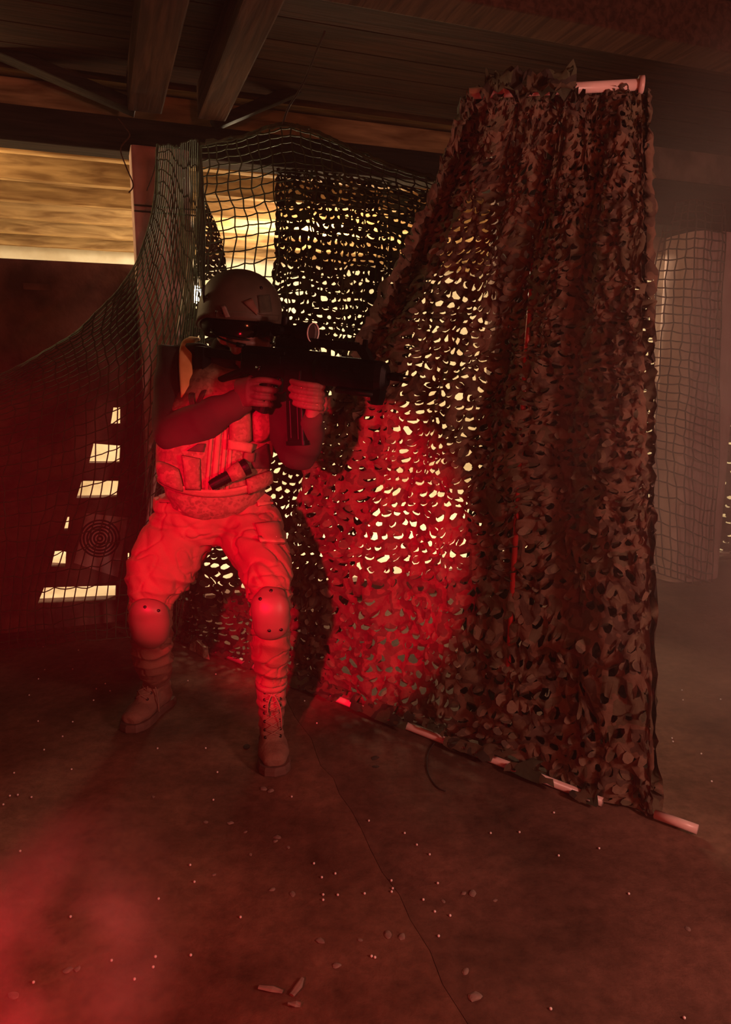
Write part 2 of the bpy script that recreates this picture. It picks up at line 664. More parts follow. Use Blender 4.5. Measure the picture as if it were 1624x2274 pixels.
def camo_net(name, grid, cols_, rows_, material, seed=0, closed=0.12, fold=0.02, hole=0.36, flap=1.0, jag=0.24,
             parent=None, keep=None, foldfreq=9.0):
    """a sheet of net cloth with rows of half-moon cuts, each cut's tongue still hanging on"""
    S = Surf(grid)
    rnd = random.Random(seed)
    mb_v, mb_f = [], []
    cache = {}

    def pt(a, b, lift=0.0):
        w1 = noise.noise(Vector((a * .16, b * .16, seed * 2.3))) * 2.2
        w2 = noise.noise(Vector((a * .16, b * .16, seed * 2.3 + 40))) * 1.8
        ea = min(a, 2 * cols_ - a, 4) / 4.0
        eb = min(b, 2 * rows_ - b, 4) / 4.0
        u, v = (a + w1 * max(ea, 0)) / (2.0 * cols_), (b + w2 * max(eb, 0)) / (2.0 * rows_)
        u, v = min(max(u, 0), 1), min(max(v, 0), 1)
        p = S(u, v)
        n = S.normal(u, v)
        w = noise.noise(Vector((u * foldfreq, v * 2.0, seed * 3.1))) * fold + \
            noise.noise(Vector((u * foldfreq * 4, v * foldfreq * 3, seed * 1.7))) * fold * 0.55
        return p + n * (w + lift)

    def bnd(a, b):
        k = (a, b)
        if k not in cache:
            ja = (rnd.random() - 0.5) * jag * 2
            jb = (rnd.random() - 0.5) * jag * 2
            lift = (rnd.random() - 0.5) * 0.018
            if a <= 0 or a >= 2 * cols_:
                ja = (rnd.random() - 0.5) * 1.0
            cache[k] = len(mb_v)
            u = a + ja
            p = pt(u, b + jb, lift)
            if u < 0 or u > 2 * cols_:
                e = S(0.02, b / (2.0 * rows_)) - S(0, b / (2.0 * rows_)) if u < 0 else S(1, b / (2.0 * rows_)) - S(0.98, b / (2.0 * rows_))
                p = p + e * ((u if u < 0 else u - 2 * cols_) / 2.0 / cols_ / 0.02)
            mb_v.append(p)
        return cache[k]

    for j in range(rows_):
        sh = j % 2
        for i in range(cols_ + sh):
            a0 = 2 * i - sh
            a1 = a0 + 2
            b0, b1 = 2 * j, 2 * j + 2
            a0c, a1c = max(a0, 0), min(a1, 2 * cols_)
            if keep and not keep((a0 + 1) / (2.0 * cols_), (b0 + 1) / (2.0 * rows_)):
                continue
            if a1c - a0c < 2:
                ring = [bnd(a0c, b0), bnd(a1c, b0), bnd(a1c, b0 + 1), bnd(a1c, b1), bnd(a0c, b1), bnd(a0c, b0 + 1)]
                mb_f.append(tuple(ring))
                continue
            ring = [bnd(a0, b0), bnd(a0 + 1, b0), bnd(a1, b0), bnd(a1, b0 + 1), bnd(a1, b1), bnd(a0 + 1, b1),
                    bnd(a0, b1), bnd(a0, b0 + 1)]
            ca, cb = a0 + 1 + (rnd.random() - 0.5) * 0.25, b0 + 1 + (rnd.random() - 0.5) * 0.25
            if rnd.random() < closed:
                c = len(mb_v)
                mb_v.append(pt(ca, cb, (rnd.random() - 0.3) * 0.02))
                for k in range(8):
                    mb_f.append((ring[k], ring[(k + 1) % 8], c))
                continue
            # half-moon hole
            hs = hole * (0.75 + rnd.random() * 0.5) * 2
            rot = (rnd.random() - 0.5) * 2.0
            base = len(mb_v)
            shape = []
            for k in range(8):
                an = math.pi * (1.25 + k / 4.0)      # start at upper left, clockwise in (a right, b down)
                x, y = math.cos(an) * hs * 0.62 * 1.05, math.sin(an) * hs * 0.62
                if k in (0, 1, 2):
                    y = -0.32 * hs
                x, y = x * math.cos(rot) - y * math.sin(rot), x * math.sin(rot) + y * math.cos(rot)
                shape.append((x, y))
            lf = [(rnd.random() - 0.5) * 0.012 for _ in range(8)]
            for k in range(8):
                mb_v.append(pt(ca + shape[k][0], cb + shape[k][1], lf[k]))
            for k in range(8):
                k2 = (k + 1) % 8
                mb_f.append((ring[k], ring[k2], base + k2, base + k))
            # the cut tongue: hinged on the upper edge, lifted out towards one side
            if rnd.random() < 0.9 * flap:
                side = 1 if rnd.random() < 0.75 else -1
                ang = 0.5 + rnd.random() * 1.5
                c0, c1 = mb_v[base], mb_v[base + 2]
                cm = mb_v[base + 1]
                mid = (c0 + c1) * 0.5
                down = mb_v[base + 5] - mb_v[base + 1]
                u_, v_ = ca / (2.0 * cols_), cb / (2.0 * rows_)
                nn = S.normal(u_, v_) * side
                L = down.length * (0.8 + rnd.random() * 0.35)
                dn = down.normalized()
                half = (c1 - c0) * 0.5
                tip_dir = dn * math.cos(ang) + nn * math.sin(ang)
                mid_dir = dn * math.cos(ang * 0.55) + nn * math.sin(ang * 0.55)
                tw = (rnd.random() - 0.5) * 0.7
                e = len(mb_v)
                q1 = mid + mid_dir * L * 0.5
                q2 = q1 + tip_dir * L * 0.5
                mb_v.extend([q1 - half * 1.2 + nn * tw * 0.006, q1 + half * 1.2 - nn * tw * 0.006,
                             q2 - half * (0.75 + tw * 0.3), q2 + half * (0.75 - tw * 0.3), q2 + tip_dir * L * 0.16,
                             c0.copy(), cm.copy(), c1.copy()])
                mb_f.append((e + 5, e + 6, e + 7, e + 1, e))
                mb_f.append((e, e + 1, e + 3, e + 4, e + 2))
    me = bpy.data.meshes.new(name)
    me.from_pydata(mb_v, [], mb_f)
    me.materials.append(material)
    me.polygons.foreach_set('use_smooth', [True] * len(me.polygons))
    o = bpy.data.objects.new(name, me)
    col.objects.link(o)
    if parent is not None:
        set_parent(o, parent)
    return o


def cord_net(name, grid, nu, nv, r, material, seed=0, keep=None, jit=0.25, parent=None, skew=0.0):
    """square-mesh cord net: every cord a thin three-sided strand, knotted at the crossings"""
    S = Surf(grid)
    rnd = random.Random(seed)
    node = {}
    for j in range(nv + 1):
        for i in range(nu + 1):
            u = (i + (rnd.random() - 0.5) * jit) / nu
            v = (j + (rnd.random() - 0.5) * jit) / nv
            u += skew * 0.5 * noise.noise(Vector((v * 4, u * 3, seed)))
            u, v = min(max(u, 0), 1), min(max(v, 0), 1)
            if keep and not keep(u, v):
                continue
            p = S(u, v) + S.normal(u, v) * noise.noise(Vector((u * 9, v * 7, seed + 0.5))) * 0.02
            node[(i, j)] = p
    m = MB()

    def strand(p, q):
        d = q - p
        if d.length < 1e-5:
            return
        t = d.normalized()
        a = t.cross(Vector((0.2, 1, 0.1))).normalized()
        b = t.cross(a)
        sag = Vector((0, 0, -0.04 * d.length))
        vs = []
        for c in (p - t * r * 0.5, (p + q) / 2 + sag, q + t * r * 0.5):
            for k in range(3):
                an = 2 * math.pi * k / 3
                vs.append(c + a * r * math.cos(an) + b * r * math.sin(an))
        fs = []
        for l in (0, 3):
            for k in range(3):
                j = (k + 1) % 3
                fs.append((l + k, l + j, l + 3 + j, l + 3 + k))
        m.add(vs, fs)

    for (i, j), p in node.items():
        if (i + 1, j) in node:
            strand(p, node[(i + 1, j)])
        if (i, j + 1) in node:
            strand(p, node[(i, j + 1)])
    me = bpy.data.meshes.new(name)
    me.from_pydata(m.v, [], m.f)
    me.materials.append(material)
    me.polygons.foreach_set('use_smooth', [True] * len(me.polygons))
    o = bpy.data.objects.new(name, me)
    col.objects.link(o)
    if parent is not None:
        set_parent(o, parent)
    return o


MW = Matrix((WD, WN, Vector((0, 0, 1)))).transposed()     # wall frame: along, away, up

# ================================================================== SETTING
# floor: two cast slabs with a small step between them
def floor_mat(c_lo, c_hi):
    m = bpy.data.materials.new('dusty_concrete')
    m.use_nodes = True
    nt = m.node_tree
    N, L = nt.nodes, nt.links
    b = N['Principled BSDF']
    tc = N.new('ShaderNodeTexCoord')
    n1 = N.new('ShaderNodeTexNoise')
    n1.inputs['Scale'].default_value = 1.7
    n1.inputs['Detail'].default_value = 8
    n1.inputs['Roughness'].default_value = 0.62
    L.new(tc.outputs['Object'], n1.inputs['Vector'])
    r = N.new('ShaderNodeValToRGB')
    r.color_ramp.elements[0].position = 0.36
    r.color_ramp.elements[1].position = 0.62
    r.color_ramp.elements[0].color = c_lo
    r.color_ramp.elements[1].color = c_hi
    L.new(n1.outputs['Fac'], r.inputs[0])
    n2 = N.new('ShaderNodeTexNoise')
    n2.inputs['Scale'].default_value = 26
    n2.inputs['Detail'].default_value = 8
    n2.inputs['Roughness'].default_value = 0.7
    L.new(tc.outputs['Object'], n2.inputs['Vector'])
    r2 = N.new('ShaderNodeValToRGB')
    r2.color_ramp.elements[0].position = 0.30
    r2.color_ramp.elements[1].position = 0.62
    r2.color_ramp.elements[0].color = (0.45, 0.45, 0.45, 1)
    r2.color_ramp.elements[1].color = (1, 1, 1, 1)
    L.new(n2.outputs['Fac'], r2.inputs[0])
    mx = N.new('ShaderNodeMix')
    mx.data_type = 'RGBA'
    mx.blend_type = 'MULTIPLY'
    mx.inputs[0].default_value = 0.8
    L.new(r.outputs[0], mx.inputs[6])
    L.new(r2.outputs[0], mx.inputs[7])
    L.new(mx.outputs[2], b.inputs['Base Color'])
    b.inputs['Roughness'].default_value = 0.9
    b.inputs['Specular IOR Level'].default_value = 0.2
    bp = N.new('ShaderNodeBump')
    bp.inputs['Strength'].default_value = 0.5
    bp.inputs['Distance'].default_value = 0.012
    L.new(n2.outputs['Fac'], bp.inputs['Height'])
    L.new(bp.outputs[0], b.inputs['Normal'])
    return m


M_FLOOR = floor_mat((0.09, 0.042, 0.026, 1), (0.28, 0.140, 0.095, 1))
M_FLOOR2 = floor_mat((0.07, 0.034, 0.022, 1), (0.22, 0.110, 0.078, 1))
e0, e1 = F(640, 1560), F(880, 1985)
ed = (e1 - e0).normalized()
far, near = e0 - ed * 6, e1 + ed * 4
edge = []
rnd = random.Random(5)
NE = 120
for k in range(NE + 1):
    p = far.lerp(near, k / NE)
    edge.append(Vector((p.x + (rnd.random() - 0.5) * 0.02, p.y + (rnd.random() - 0.5) * 0.02, 0)))
GWD = 0.0015
for nm_, sgn_, mt_ in (('floor_1', -1, M_FLOOR), ('floor_2', 1, M_FLOOR2)):
    m = MB()
    vs, fs = [], []
    for p in edge:
        a = p.x + sgn_ * GWD / 2
        vs += [Vector((sgn_ * 7, p.y, 0)), Vector((a, p.y, 0)), Vector((p.x + sgn_ * .001, p.y, -.004)), Vector((p.x, p.y, -.005))]
    for k in range(NE):
        a = 4 * k
        for q in range(3):
            fs.append((a + q, a + q + 1, a + q + 5, a + q + 4))
    m.add(vs, fs)
    tag(m.build(nm_, mt_), kind='structure')

# back wall: masonry with openings
TOPZ = 2.26


def wall_piece(m, outer, holes, thick):
    pl = [[Vector((a, b, 0)) for a, b in outer]] + [[Vector((a, b, 0)) for a, b in h] for h in holes]
    tris = tessellate_polygon(pl)
    flat = [p for l in pl for p in l]
    n = len(flat)
    vs = [WP(p.x, p.y, 0) for p in flat] + [WP(p.x, p.y, thick) for p in flat]
    fs = [tuple(t) for t in tris] + [tuple(i + n for i in reversed(t)) for t in tris]
    o = 0
    for l in pl:
        for i in range(len(l)):
            j = (i + 1) % len(l)
            fs.append((o + i, o + j, o + j + n, o + i + n))
        o += len(l)
    m.add(vs, fs)


def pxpoly(pts):
    return [WS(*p) for p in pts]


sl = WS(-900, 1400)[0]
m = MB()
s300 = WS(300, 582)
s430 = WS(432, 900)[0]
# lower left wall with gaps through which the next room shows
outer = [(sl, 0), (s430, 0), (s430, WS(432, 600)[1]), (WS(300, 588)[0], WS(300, 588)[1]), (sl, WS(0, 575)[1])]
holes = [pxpoly(h) for h in [
    [(252, 905), (268, 905), (268, 942), (246, 942)],
    [(208, 985), (268, 990), (266, 1028), (198, 1028)],
    [(182, 1068), (264, 1068), (262, 1104), (170, 1106)],
    [(150, 1148), (154, 1148), (150, 1180), (141, 1180)],
    [(122, 1224), (147, 1223), (145, 1260), (114, 1258)],
    [(284, 1228), (289, 1228), (288, 1252), (284, 1252)],
    [(98, 1305), (258, 1300), (257, 1332), (84, 1340)],
]]
wall_piece(m, outer, holes, 0.09)
# sill and jambs around the wide opening
s1095, s1245 = WS(1095, 900)[0], WS(1245, 1250)[0]
zs = WS(700, 1300)[1]
wall_piece(m, [(s430, 0), (s1245, 0), (s1245, zs), (s430, zs)], [], 0.09)
sr = WS(2700, 900)[0]
zr = WS(1170, 1205)[1]
hl = [pxpoly([(1400, 560), (1476, 566), (1474, 1296), (1404, 1296)]),
      pxpoly([(1596, 640), (1700, 650), (1690, 1290), (1596, 1290)])]
wall_piece(m, [(s1245, 0), (sr, 0), (sr, TOPZ), (s1095, TOPZ), (s1095, zr), (s1245, zr)], hl, 0.09)
sA, sB = WS(1095, 300)[0], sr
wall_piece(m, [(sA, 2.405), (sB, 2.405), (sB, 2.6), (sA, 2.6)], [], 0.09)
tag(m.build('wall_back', M_WALL), kind='structure')

# back room shell: far wall, floor covered by the main floor, ceiling with cross boards, side walls
DEP = 4.3
m = MB()
m.box(WP(0, 1.3, DEP), 12, 0.05, 2.8, MW)
tag(m.build('wall_far', M_CREAM), kind='structure')
m = MB()
m.box(WP(-3.6, 1.3, DEP / 2 + 0.1), 0.05, DEP - 0.1, 2.8, MW)
tag(m.build('wall_left', M_CREAM), kind='structure')
m = MB()
m.box(WP(4.4, 1.3, DEP / 2 + 0.1), 0.05, DEP - 0.1, 2.8, MW)
tag(m.build('wall_right', M_CREAM), kind='structure')
# pale screed of the back room floor
m = MB()
m.box(WP(0.4, 0.005, DEP / 2 + 0.08), 7.8, DEP - 0.12, 0.02, MW, bev=0.0)
tag(m.build('floor_back_room', M_CREAM), kind='structure')
# ceiling of the back room: deep pale boards stepping down
m = MB()
for k in range(7):
    d = 0.10 + k * 0.60
    m.box(WP(0.4, 2.52, d + 0.12), 7.8, 0.07, 0.16, MW, bev=0.006)
    m.box(WP(0.4, 2.592, d + 0.42), 7.8, 0.20, 0.02, MW, bev=0.003)
tag(m.build('ceiling_back_room', M_LIT), kind='structure')
m = MB()
m.box(WP(0.4, 2.62, 2.2), 7.8, 4.2, 0.03, MW)
tag(m.build('ceiling_back_panel', wood_mat('shaded_ceiling_panel', (0.05, 0.022, 0.009, 1), (0.14, 0.07, 0.03, 1), rot=-WA, along=(1, 7, 7))), kind='structure')  # wood darkened here to put shade in the gaps between boards
# front room ceiling
m = MB()
for k in range(26):
    m.box(WP(0.4, 2.62, 0.02 - 0.10 - k * 0.2), 9.0, 0.194, 0.03, MW, bev=0.003)
tag(m.build('ceiling', M_WOOD), kind='structure')


def thing_box(name, label, cat, c, sx, sy, sz, material, bev=0.008, group=None, MM=MW):
    m = MB()
    m.box((0, 0, 0), sx, sy, sz, MM, bev=bev)
    o = m.build(name, material)
    o.location = c
    return tag(o, label, cat, group)


# main dark beam above the wall
thing_box('ceiling_beam', 'black main beam running along the top of the back wall', 'beam',
          WP(0.4, (2.26 + 2.41) / 2, 0.02), 8.6, 0.14, 0.15, M_BEAM, group=None)
thing_box('ceiling_beam', 'reddish timber beam under the ceiling across the upper right corner', 'beam',
          WP(0.4, 2.50, -1.42), 8.6, 0.16, 0.17, M_JOIST)
thing_box('ceiling_joist', 'brown ceiling joist left of the dark gap over the post', 'joist',
          WP(WS(318, 240)[0], 2.495, -1.55), 0.15, 2.9, 0.15, M_JOIST)
thing_box('ceiling_joist', 'brown ceiling joist right of the dark gap over the post', 'joist',
          WP(WS(462, 240)[0], 2.495, -1.55), 0.13, 2.9, 0.15, M_JOIST)


def brace(label, p0, p1, w=0.11, t=0.05):
    m = MB()
    d = (p1 - p0).normalized()
    m.tube([p0, p1], [(w / 2, t / 2)] * 2, seg=12, ref=WN, power=8)
    return tag(m.build('timber_brace', M_BEAM), label, 'brace')


brace('dark timber brace rising to the left from the beam above the post', WP(*WS(300, 250), -0.05), WP(*WS(-60, 98), -0.05))
brace('dark timber brace rising to the right from the beam above the post', WP(*WS(470, 285), -0.05), WP(*WS(660, 205), -0.05), w=0.07)

# plastered post on the left, in front of the wall
pc = W(364, 600, -0.13)
m = MB()
m.box((0, 0, 0), 0.255, 0.16, 2.25, MW, bev=0.012)
post = m.build('plaster_post', M_PLASTER)
post.location = (pc.x, pc.y, 1.125)
tag(post, 'pink plastered post behind the man under the black beam', 'post')

# wrapped column on the right
colp = W(1540, 900, -0.22)
m = MB()
m.tube([Vector((0, 0, z)) for z in (-1.03, 0.0, 1.03)], [(0.2, 0.16)] * 3, seg=28, ref=WD, power=4)
cl_ = m.build('plaster_column', M_PLASTER, smooth=False)
cl_.location = (colp.x, colp.y, 1.03)
tag(cl_, 'round edged pink column on the right wrapped in cord netting', 'column')
thing_box('lintel_beam', 'dark lintel beam over the column on the right', 'beam',
          WP(WS(1600, 400)[0], 2.14, -0.22), 1.6, 0.3, 0.14, M_BEAM)

# ================================================================== NETS
# the pipe frame that carries the camouflage nets
def pipe(name, label, pts, r, material, cat='pipe', group=None, seg=14):
    m = MB()
    o0 = Vector(pts[0])
    m.tube(pts, r, seg=seg)
    o = m.build(name, material, smooth=True, origin=o0)
    return tag(o, label, cat, group)


barA, barB, barC = F(395, 1414, .014) , F(1338, 1781, .014), F(1550, 1842, .02)
pipe('frame_pipe', 'long white plastic pipe lying along the floor under the camouflage net', [barA, barB], 0.013, M_PIPE)
pipe('frame_pipe', 'short white pipe end sticking out on the floor right of the net', [F(1455, 1808, .02), barC], 0.013, M_PIPE)
tz = P(1420, 190, 1.95).z
TL, TR = Z(1042, 208, tz), Z(1418, 188, tz)
m = MB()
m.tube([TL, TR], 0.013, seg=14)
m.tube([TR, TR + (TR - TL).normalized() * 0.012], [0.02, 0.02], seg=14)
top = m.build('frame_pipe', M_PIPE, smooth=True, origin=TL)
tag(top, 'white plastic pipe at the top edge of the tall camouflage net', 'pipe')
pipe('frame_pipe', 'upright pipe behind the right edge of the tall camouflage net',
     [TR + Vector((-0.02, 0.16, 0)), F(1372, 1730, .02)], 0.013, M_PIPE)
rb = F(1118, 1672, .02)
rt = P(1215, 235, rb.y - 0.02)
pipe('frame_pipe', 'upright pole tinted with red light showing through the middle of the camouflage net',
     [rt, P(1168, 800, rb.y - 0.02), rb], 0.009, M_REDLIT_PIPE)
pipe('frame_pipe', 'slanting white pole behind the helmeted man beside the post',
     [P(447, 432, 3.25), P(392, 772, 3.25), P(315, 1240, 3.25), F(290, 1412, .02)], 0.010, M_PIPE)

g1 = [
    [P(1042, 208, TL.y - .01), P(1135, 200, 1.98), P(1235, 190, 1.97), P(1330, 192, 1.96), P(1424, 188, 1.94)],
    [P(965, 420, 2.35), P(1090, 420, 2.20), P(1200, 430, 2.10), P(1310, 430, 2.02), P(1430, 430, 1.94)],
    [P(840, 690, 2.62), P(980, 700, 2.42), P(1130, 710, 2.27), P(1280, 710, 2.09), P(1432, 710, 1.94)],
    [P(715, 930, 2.78), P(890, 950, 2.52), P(1060, 960, 2.33), P(1250, 960, 2.11), P(1434, 960, 1.93)],
    [P(645, 1200, 2.86), P(840, 1240, 2.57), P(1030, 1260, 2.37), P(1240, 1270, 2.12), P(1438, 1280, 1.93)],
    [F(640, 1502, .01), F(820, 1572, .01), F(1010, 1645, .01), F(1235, 1732, .01), F(1448, 1818, .01)],
]
n1 = empty('camouflage_net', F(1040, 1660), 'tall camouflage net hung from the upper pipe, lit red on its left', 'net')
camo_net('front_sheet', g1, 34, 62, M_CAMO, seed=3, closed=0.04, fold=0.035, hole=0.52, parent=n1)
g1b = [[p + Vector((0.03, 0.16, 0.0)) if p.z > 0.1 else p + Vector((0.01, 0.05, 0)) for p in row[2:]] for row in g1]
camo_net('rear_sheet', g1b, 19, 58, M_CAMO2, seed=8, closed=0.25, fold=0.03, hole=0.33, parent=n1)  # darker cloth puts shade behind the front sheet's holes
g1c = [[p + Vector((0.05, 0.32, -0.0)) if p.z > 0.1 else p + Vector((0.01, 0.08, 0)) for p in row[3:]] for row in g1]
camo_net('third_sheet', g1c, 11, 56, M_CAMO2, seed=12, closed=0.35, fold=0.03, hole=0.33, parent=n1)  # same darkened cloth, more painted shade behind the holes
# gathered, folded-over selvedge on the diagonal edge
g1d = [[r[0] + Vector((-0.02, -0.02, 0)), r[0] + Vector((0.05, 0.03, 0)), r[0].lerp(r[1], 0.45) + Vector((0, -0.015, 0))] for r in g1[:4]]
camo_net('folded_edge', g1d, 10, 40, M_CAMO, seed=15, closed=0.35, fold=0.05, hole=0.30, parent=n1)
g1e = [[Vector((p.x, p.y, p.z)) for p in (r[0].lerp(r[4], 0.84) + Vector((0.02, .07, 0)), r[4] + Vector((0.035, .03, 0)))] for r in g1]
camo_net('right_edge', g1e, 6, 56, M_CAMO, seed=19, closed=0.3, fold=0.045, hole=0.33, parent=n1)
# torn hem turned over the floor pipe in places
d_b = (barB - barA)
nb_ = Vector((d_b.y, -d_b.x, 0)).normalized()
gh = [[barA + d_b * t + nb_ * o_ + Vector((0, 0, z_)) for t in (0.02, .25, .5, .75, 1.0)] for o_, z_ in
      ((-.016, .045), (.004, .036), (.022, .012), (.040, .004))]
camo_net('hem', gh, 46, 2, M_CAMO2, seed=27, closed=0.6, fold=0.008, hole=0.25, flap=.5, parent=n1,
         keep=lambda u, v: noise.noise(Vector((u * 26, v * .6, 4.2))) > -.05)
# lump of netting tied over the top pipe
gl = [[P(1075, 178, 1.98), P(1150, 168, 1.96), P(1225, 165, 1.95), P(1290, 182, 1.95)],
      [P(1065, 215, 1.93), P(1150, 212, 1.92), P(1225, 208, 1.91), P(1300, 210, 1.92)]]
camo_net('top_bundle', gl, 9, 3, M_CAMO2, seed=22, closed=0.4, fold=0.05, hole=0.3, parent=n1)

n2 = empty('camouflage_net', F(600, 1480), 'dark camouflage net hanging behind the man in front of the bright opening', 'net')
g2 = [
    [P(612, 372, 3.42), P(720, 380, 3.32), P(830, 396, 3.2), P(960, 425, 3.0)],
    [P(604, 620, 3.42), P(715, 625, 3.32), P(830, 635, 3.2), P(930, 650, 3.0)],
    [P(560, 900, 3.42), P(690, 900, 3.32), P(780, 910, 3.15), P(880, 920, 3.05)],
    [P(405, 1190, 3.36), P(560, 1200, 3.22), P(680, 1210, 3.1), P(800, 1220, 3.0)],
    [F(380, 1408, .02), F(520, 1462, .02), F(620, 1500, .02), F(730, 1540, .02)],
]
camo_net('front_sheet', g2, 23, 62, M_CAMO2, seed=31, closed=0.03, fold=0.03, hole=0.50, parent=n2,
         flap=0.8)
n3 = empty('camouflage_net', F(350, 1412), 'narrow strip of camouflage net hanging down beside the slanting white pole', 'net')
g3 = [
    [P(440, 446, 3.35), P(458, 446, 3.35)],
    [P(434, 560, 3.35), P(500, 560, 3.35)],
    [P(418, 700, 3.35), P(500, 700, 3.35)],
    [P(345, 950, 3.35), P(440, 950, 3.35)],
    [P(322, 1180, 3.32), P(420, 1180, 3.32)],
    [F(322, 1410, .02), F(420, 1414, .02)],
]
camo_net('front_sheet', g3, 7, 60, M_CAMO2, seed=41, closed=0.08, fold=0.03, hole=0.42, parent=n3,
         keep=lambda u, v: not (abs(v - .335) < .03 and u < .55))
n4 = camo_net('camouflage_net', [[W(1580, 600, .16), W(1710, 600, .16)], [W(1580, 950, .16), W(1710, 950, .16)],
                                 [W(1580, 1280, .16), W(1710, 1280, .16)]], 7, 38, M_CAMO2, seed=47, closed=0.2, fold=0.04, hole=0.34)
tag(n4, 'strip of camouflage net right of the wrapped column at the far right edge', 'net')

# green cord netting
gA = [
    [P(-70, 868, 3.02), P(60, 802, 3.02), P(170, 737, 3.03), P(250, 655, 3.05), P(300, 585, 3.1), P(332, 490, 3.15), P(345, 400, 3.2), P(350, 322, 3.22)],
    [P(-75, 900, 3.0), P(50, 850, 3.0), P(165, 800, 3.0), P(255, 735, 3.03), P(315, 665, 3.1), P(350, 560, 3.13), P(370, 430, 3.18), P(378, 320, 3.22)],
    [P(-80, 985, 3.02), P(40, 960, 3.02), P(160, 925, 3.02), P(265, 880, 3.05), P(335, 810, 3.1), P(385, 680, 3.12), P(405, 520, 3.16), P(408, 318, 3.22)],
    [P(-80, 1180, 3.1), P(35, 1170, 3.1), P(140, 1155, 3.1), P(240, 1130, 3.12), P(325, 1080, 3.14), P(395, 940, 3.16), P(432, 640, 3.18), P(442, 316, 3.2)],
    [F(-90, 1460, .03), F(10, 1446, .03), F(100, 1432, .03), F(200, 1422, .03), F(290, 1418, .03), F(390, 1412, .03),
     P(450, 900, 3.2), P(450, 420, 3.2)],
]
na = cord_net('cord_net', gA, 28, 32, 0.0030, M_GREEN, seed=2, jit=0.30, skew=0.10)
tag(na, 'green cord net sagging from the post down to the floor on the left', 'net')
gB = [
    [P(446, 316, 3.2), P(540, 302, 3.18), P(628, 276, 3.1), P(720, 298, 3.1), P(830, 350, 3.0), P(968, 394, 2.9)],
    [P(446, 420, 3.2), P(545, 405, 3.18), P(640, 385, 3.1), P(735, 400, 3.1), P(850, 430, 3.0), P(965, 470, 2.9)],
    [P(440, 560, 3.2), P(545, 545, 3.18), P(650, 530, 3.1), P(750, 540, 3.05), P(860, 560, 3.0), P(975, 590, 2.85)],
    [P(430, 760, 3.2), P(540, 740, 3.18), P(650, 730, 3.1), P(760, 740, 3.0), P(860, 760, 2.95), P(950, 780, 2.85)],
]
nb = cord_net('cord_net', gB, 21, 19, 0.0034, M_GREEN, seed=6, jit=0.3, skew=0.05)
tag(nb, 'green cord net swagged from a hook across the bright opening above the helmet', 'net')
# rolled upper hem of that net
hem = [P(446, 318, 3.19), P(540, 302, 3.17), P(628, 276, 3.09), P(720, 300, 3.09), P(830, 352, 2.99), P(966, 396, 2.89)]
m = MB()
for k in range(3):
    pts = [p + Vector((noise.noise(Vector((i * .7, k, 0))) * .012, -.01 + noise.noise(Vector((i * .5, k, 5))) * .01,
                       noise.noise(Vector((i * .6, k, 9))) * .014 - .004 * k)) for i, p in enumerate(spline(hem, 40))]
    m.tube(pts, 0.0045, seg=5)
tag(m.build('hem_cord', M_GREEN, nb, smooth=True))
cordpts = spline([P(628, 276, 3.08), P(640, 240, 3.02), P(662, 205, 2.95), P(680, 170, 2.9), P(700, 120, 2.8), P(722, 70, 2.72)], 24)
pipe('hanging_cord', 'dark cord holding up the peak of the green net', cordpts, 0.004, M_DARKWEB, 'cord', seg=6)
pipe('hanging_cord', 'loose twine dangling beside the top of the post on the left', spline(
    [P(262, 262, 3.3), P(280, 285, 3.3), P(288, 302, 3.3), P(268, 330, 3.3), P(280, 370, 3.3), P(296, 410, 3.3), P(286, 428, 3.3)], 30),
    0.0028, M_JOIST, 'cord', seg=5)
pipe('hanging_cord', 'thin dark twine hanging down the face of the pink post', spline(
    [P(352, 335, 3.3), P(342, 380, 3.32), P(326, 424, 3.33)], 12), 0.002, M_DARKWEB, 'cord', seg=5)
# two turns of cord around the post
for zrow, lb in ((455, 'upper'), (468, 'lower')):
    pipe('post_tie', 'cord tied round the pink post, %s of the two turns' % lb,
         [W(298, zrow, -.225), W(372, zrow + 6, -.23), W(446, zrow + 12, -.225)], 0.004, M_DARKWEB, 'cord', seg=6)

gC = [
    [W(1484, 456, -.34), W(1540, 442, -.44), W(1612, 456, -.40)],
    [W(1446, 640, -.34), W(1530, 640, -.44), W(1606, 648, -.42)],
    [W(1428, 830, -.36), W(1520, 838, -.44), W(1600, 862, -.42)],
    [W(1424, 1010, -.36), W(1512, 1030, -.44), W(1592, 1060, -.42)],
    [W(1452, 1270, -.36), W(1515, 1290, -.44), W(1580, 1310, -.42)],
]
nc = cord_net('cord_net', gC, 9, 40, 0.0048, M_BROWNCORD, seed=9, jit=0.25, skew=0.05)
tag(nc, 'brown cord net wrapped over the pink column on the right', 'net')

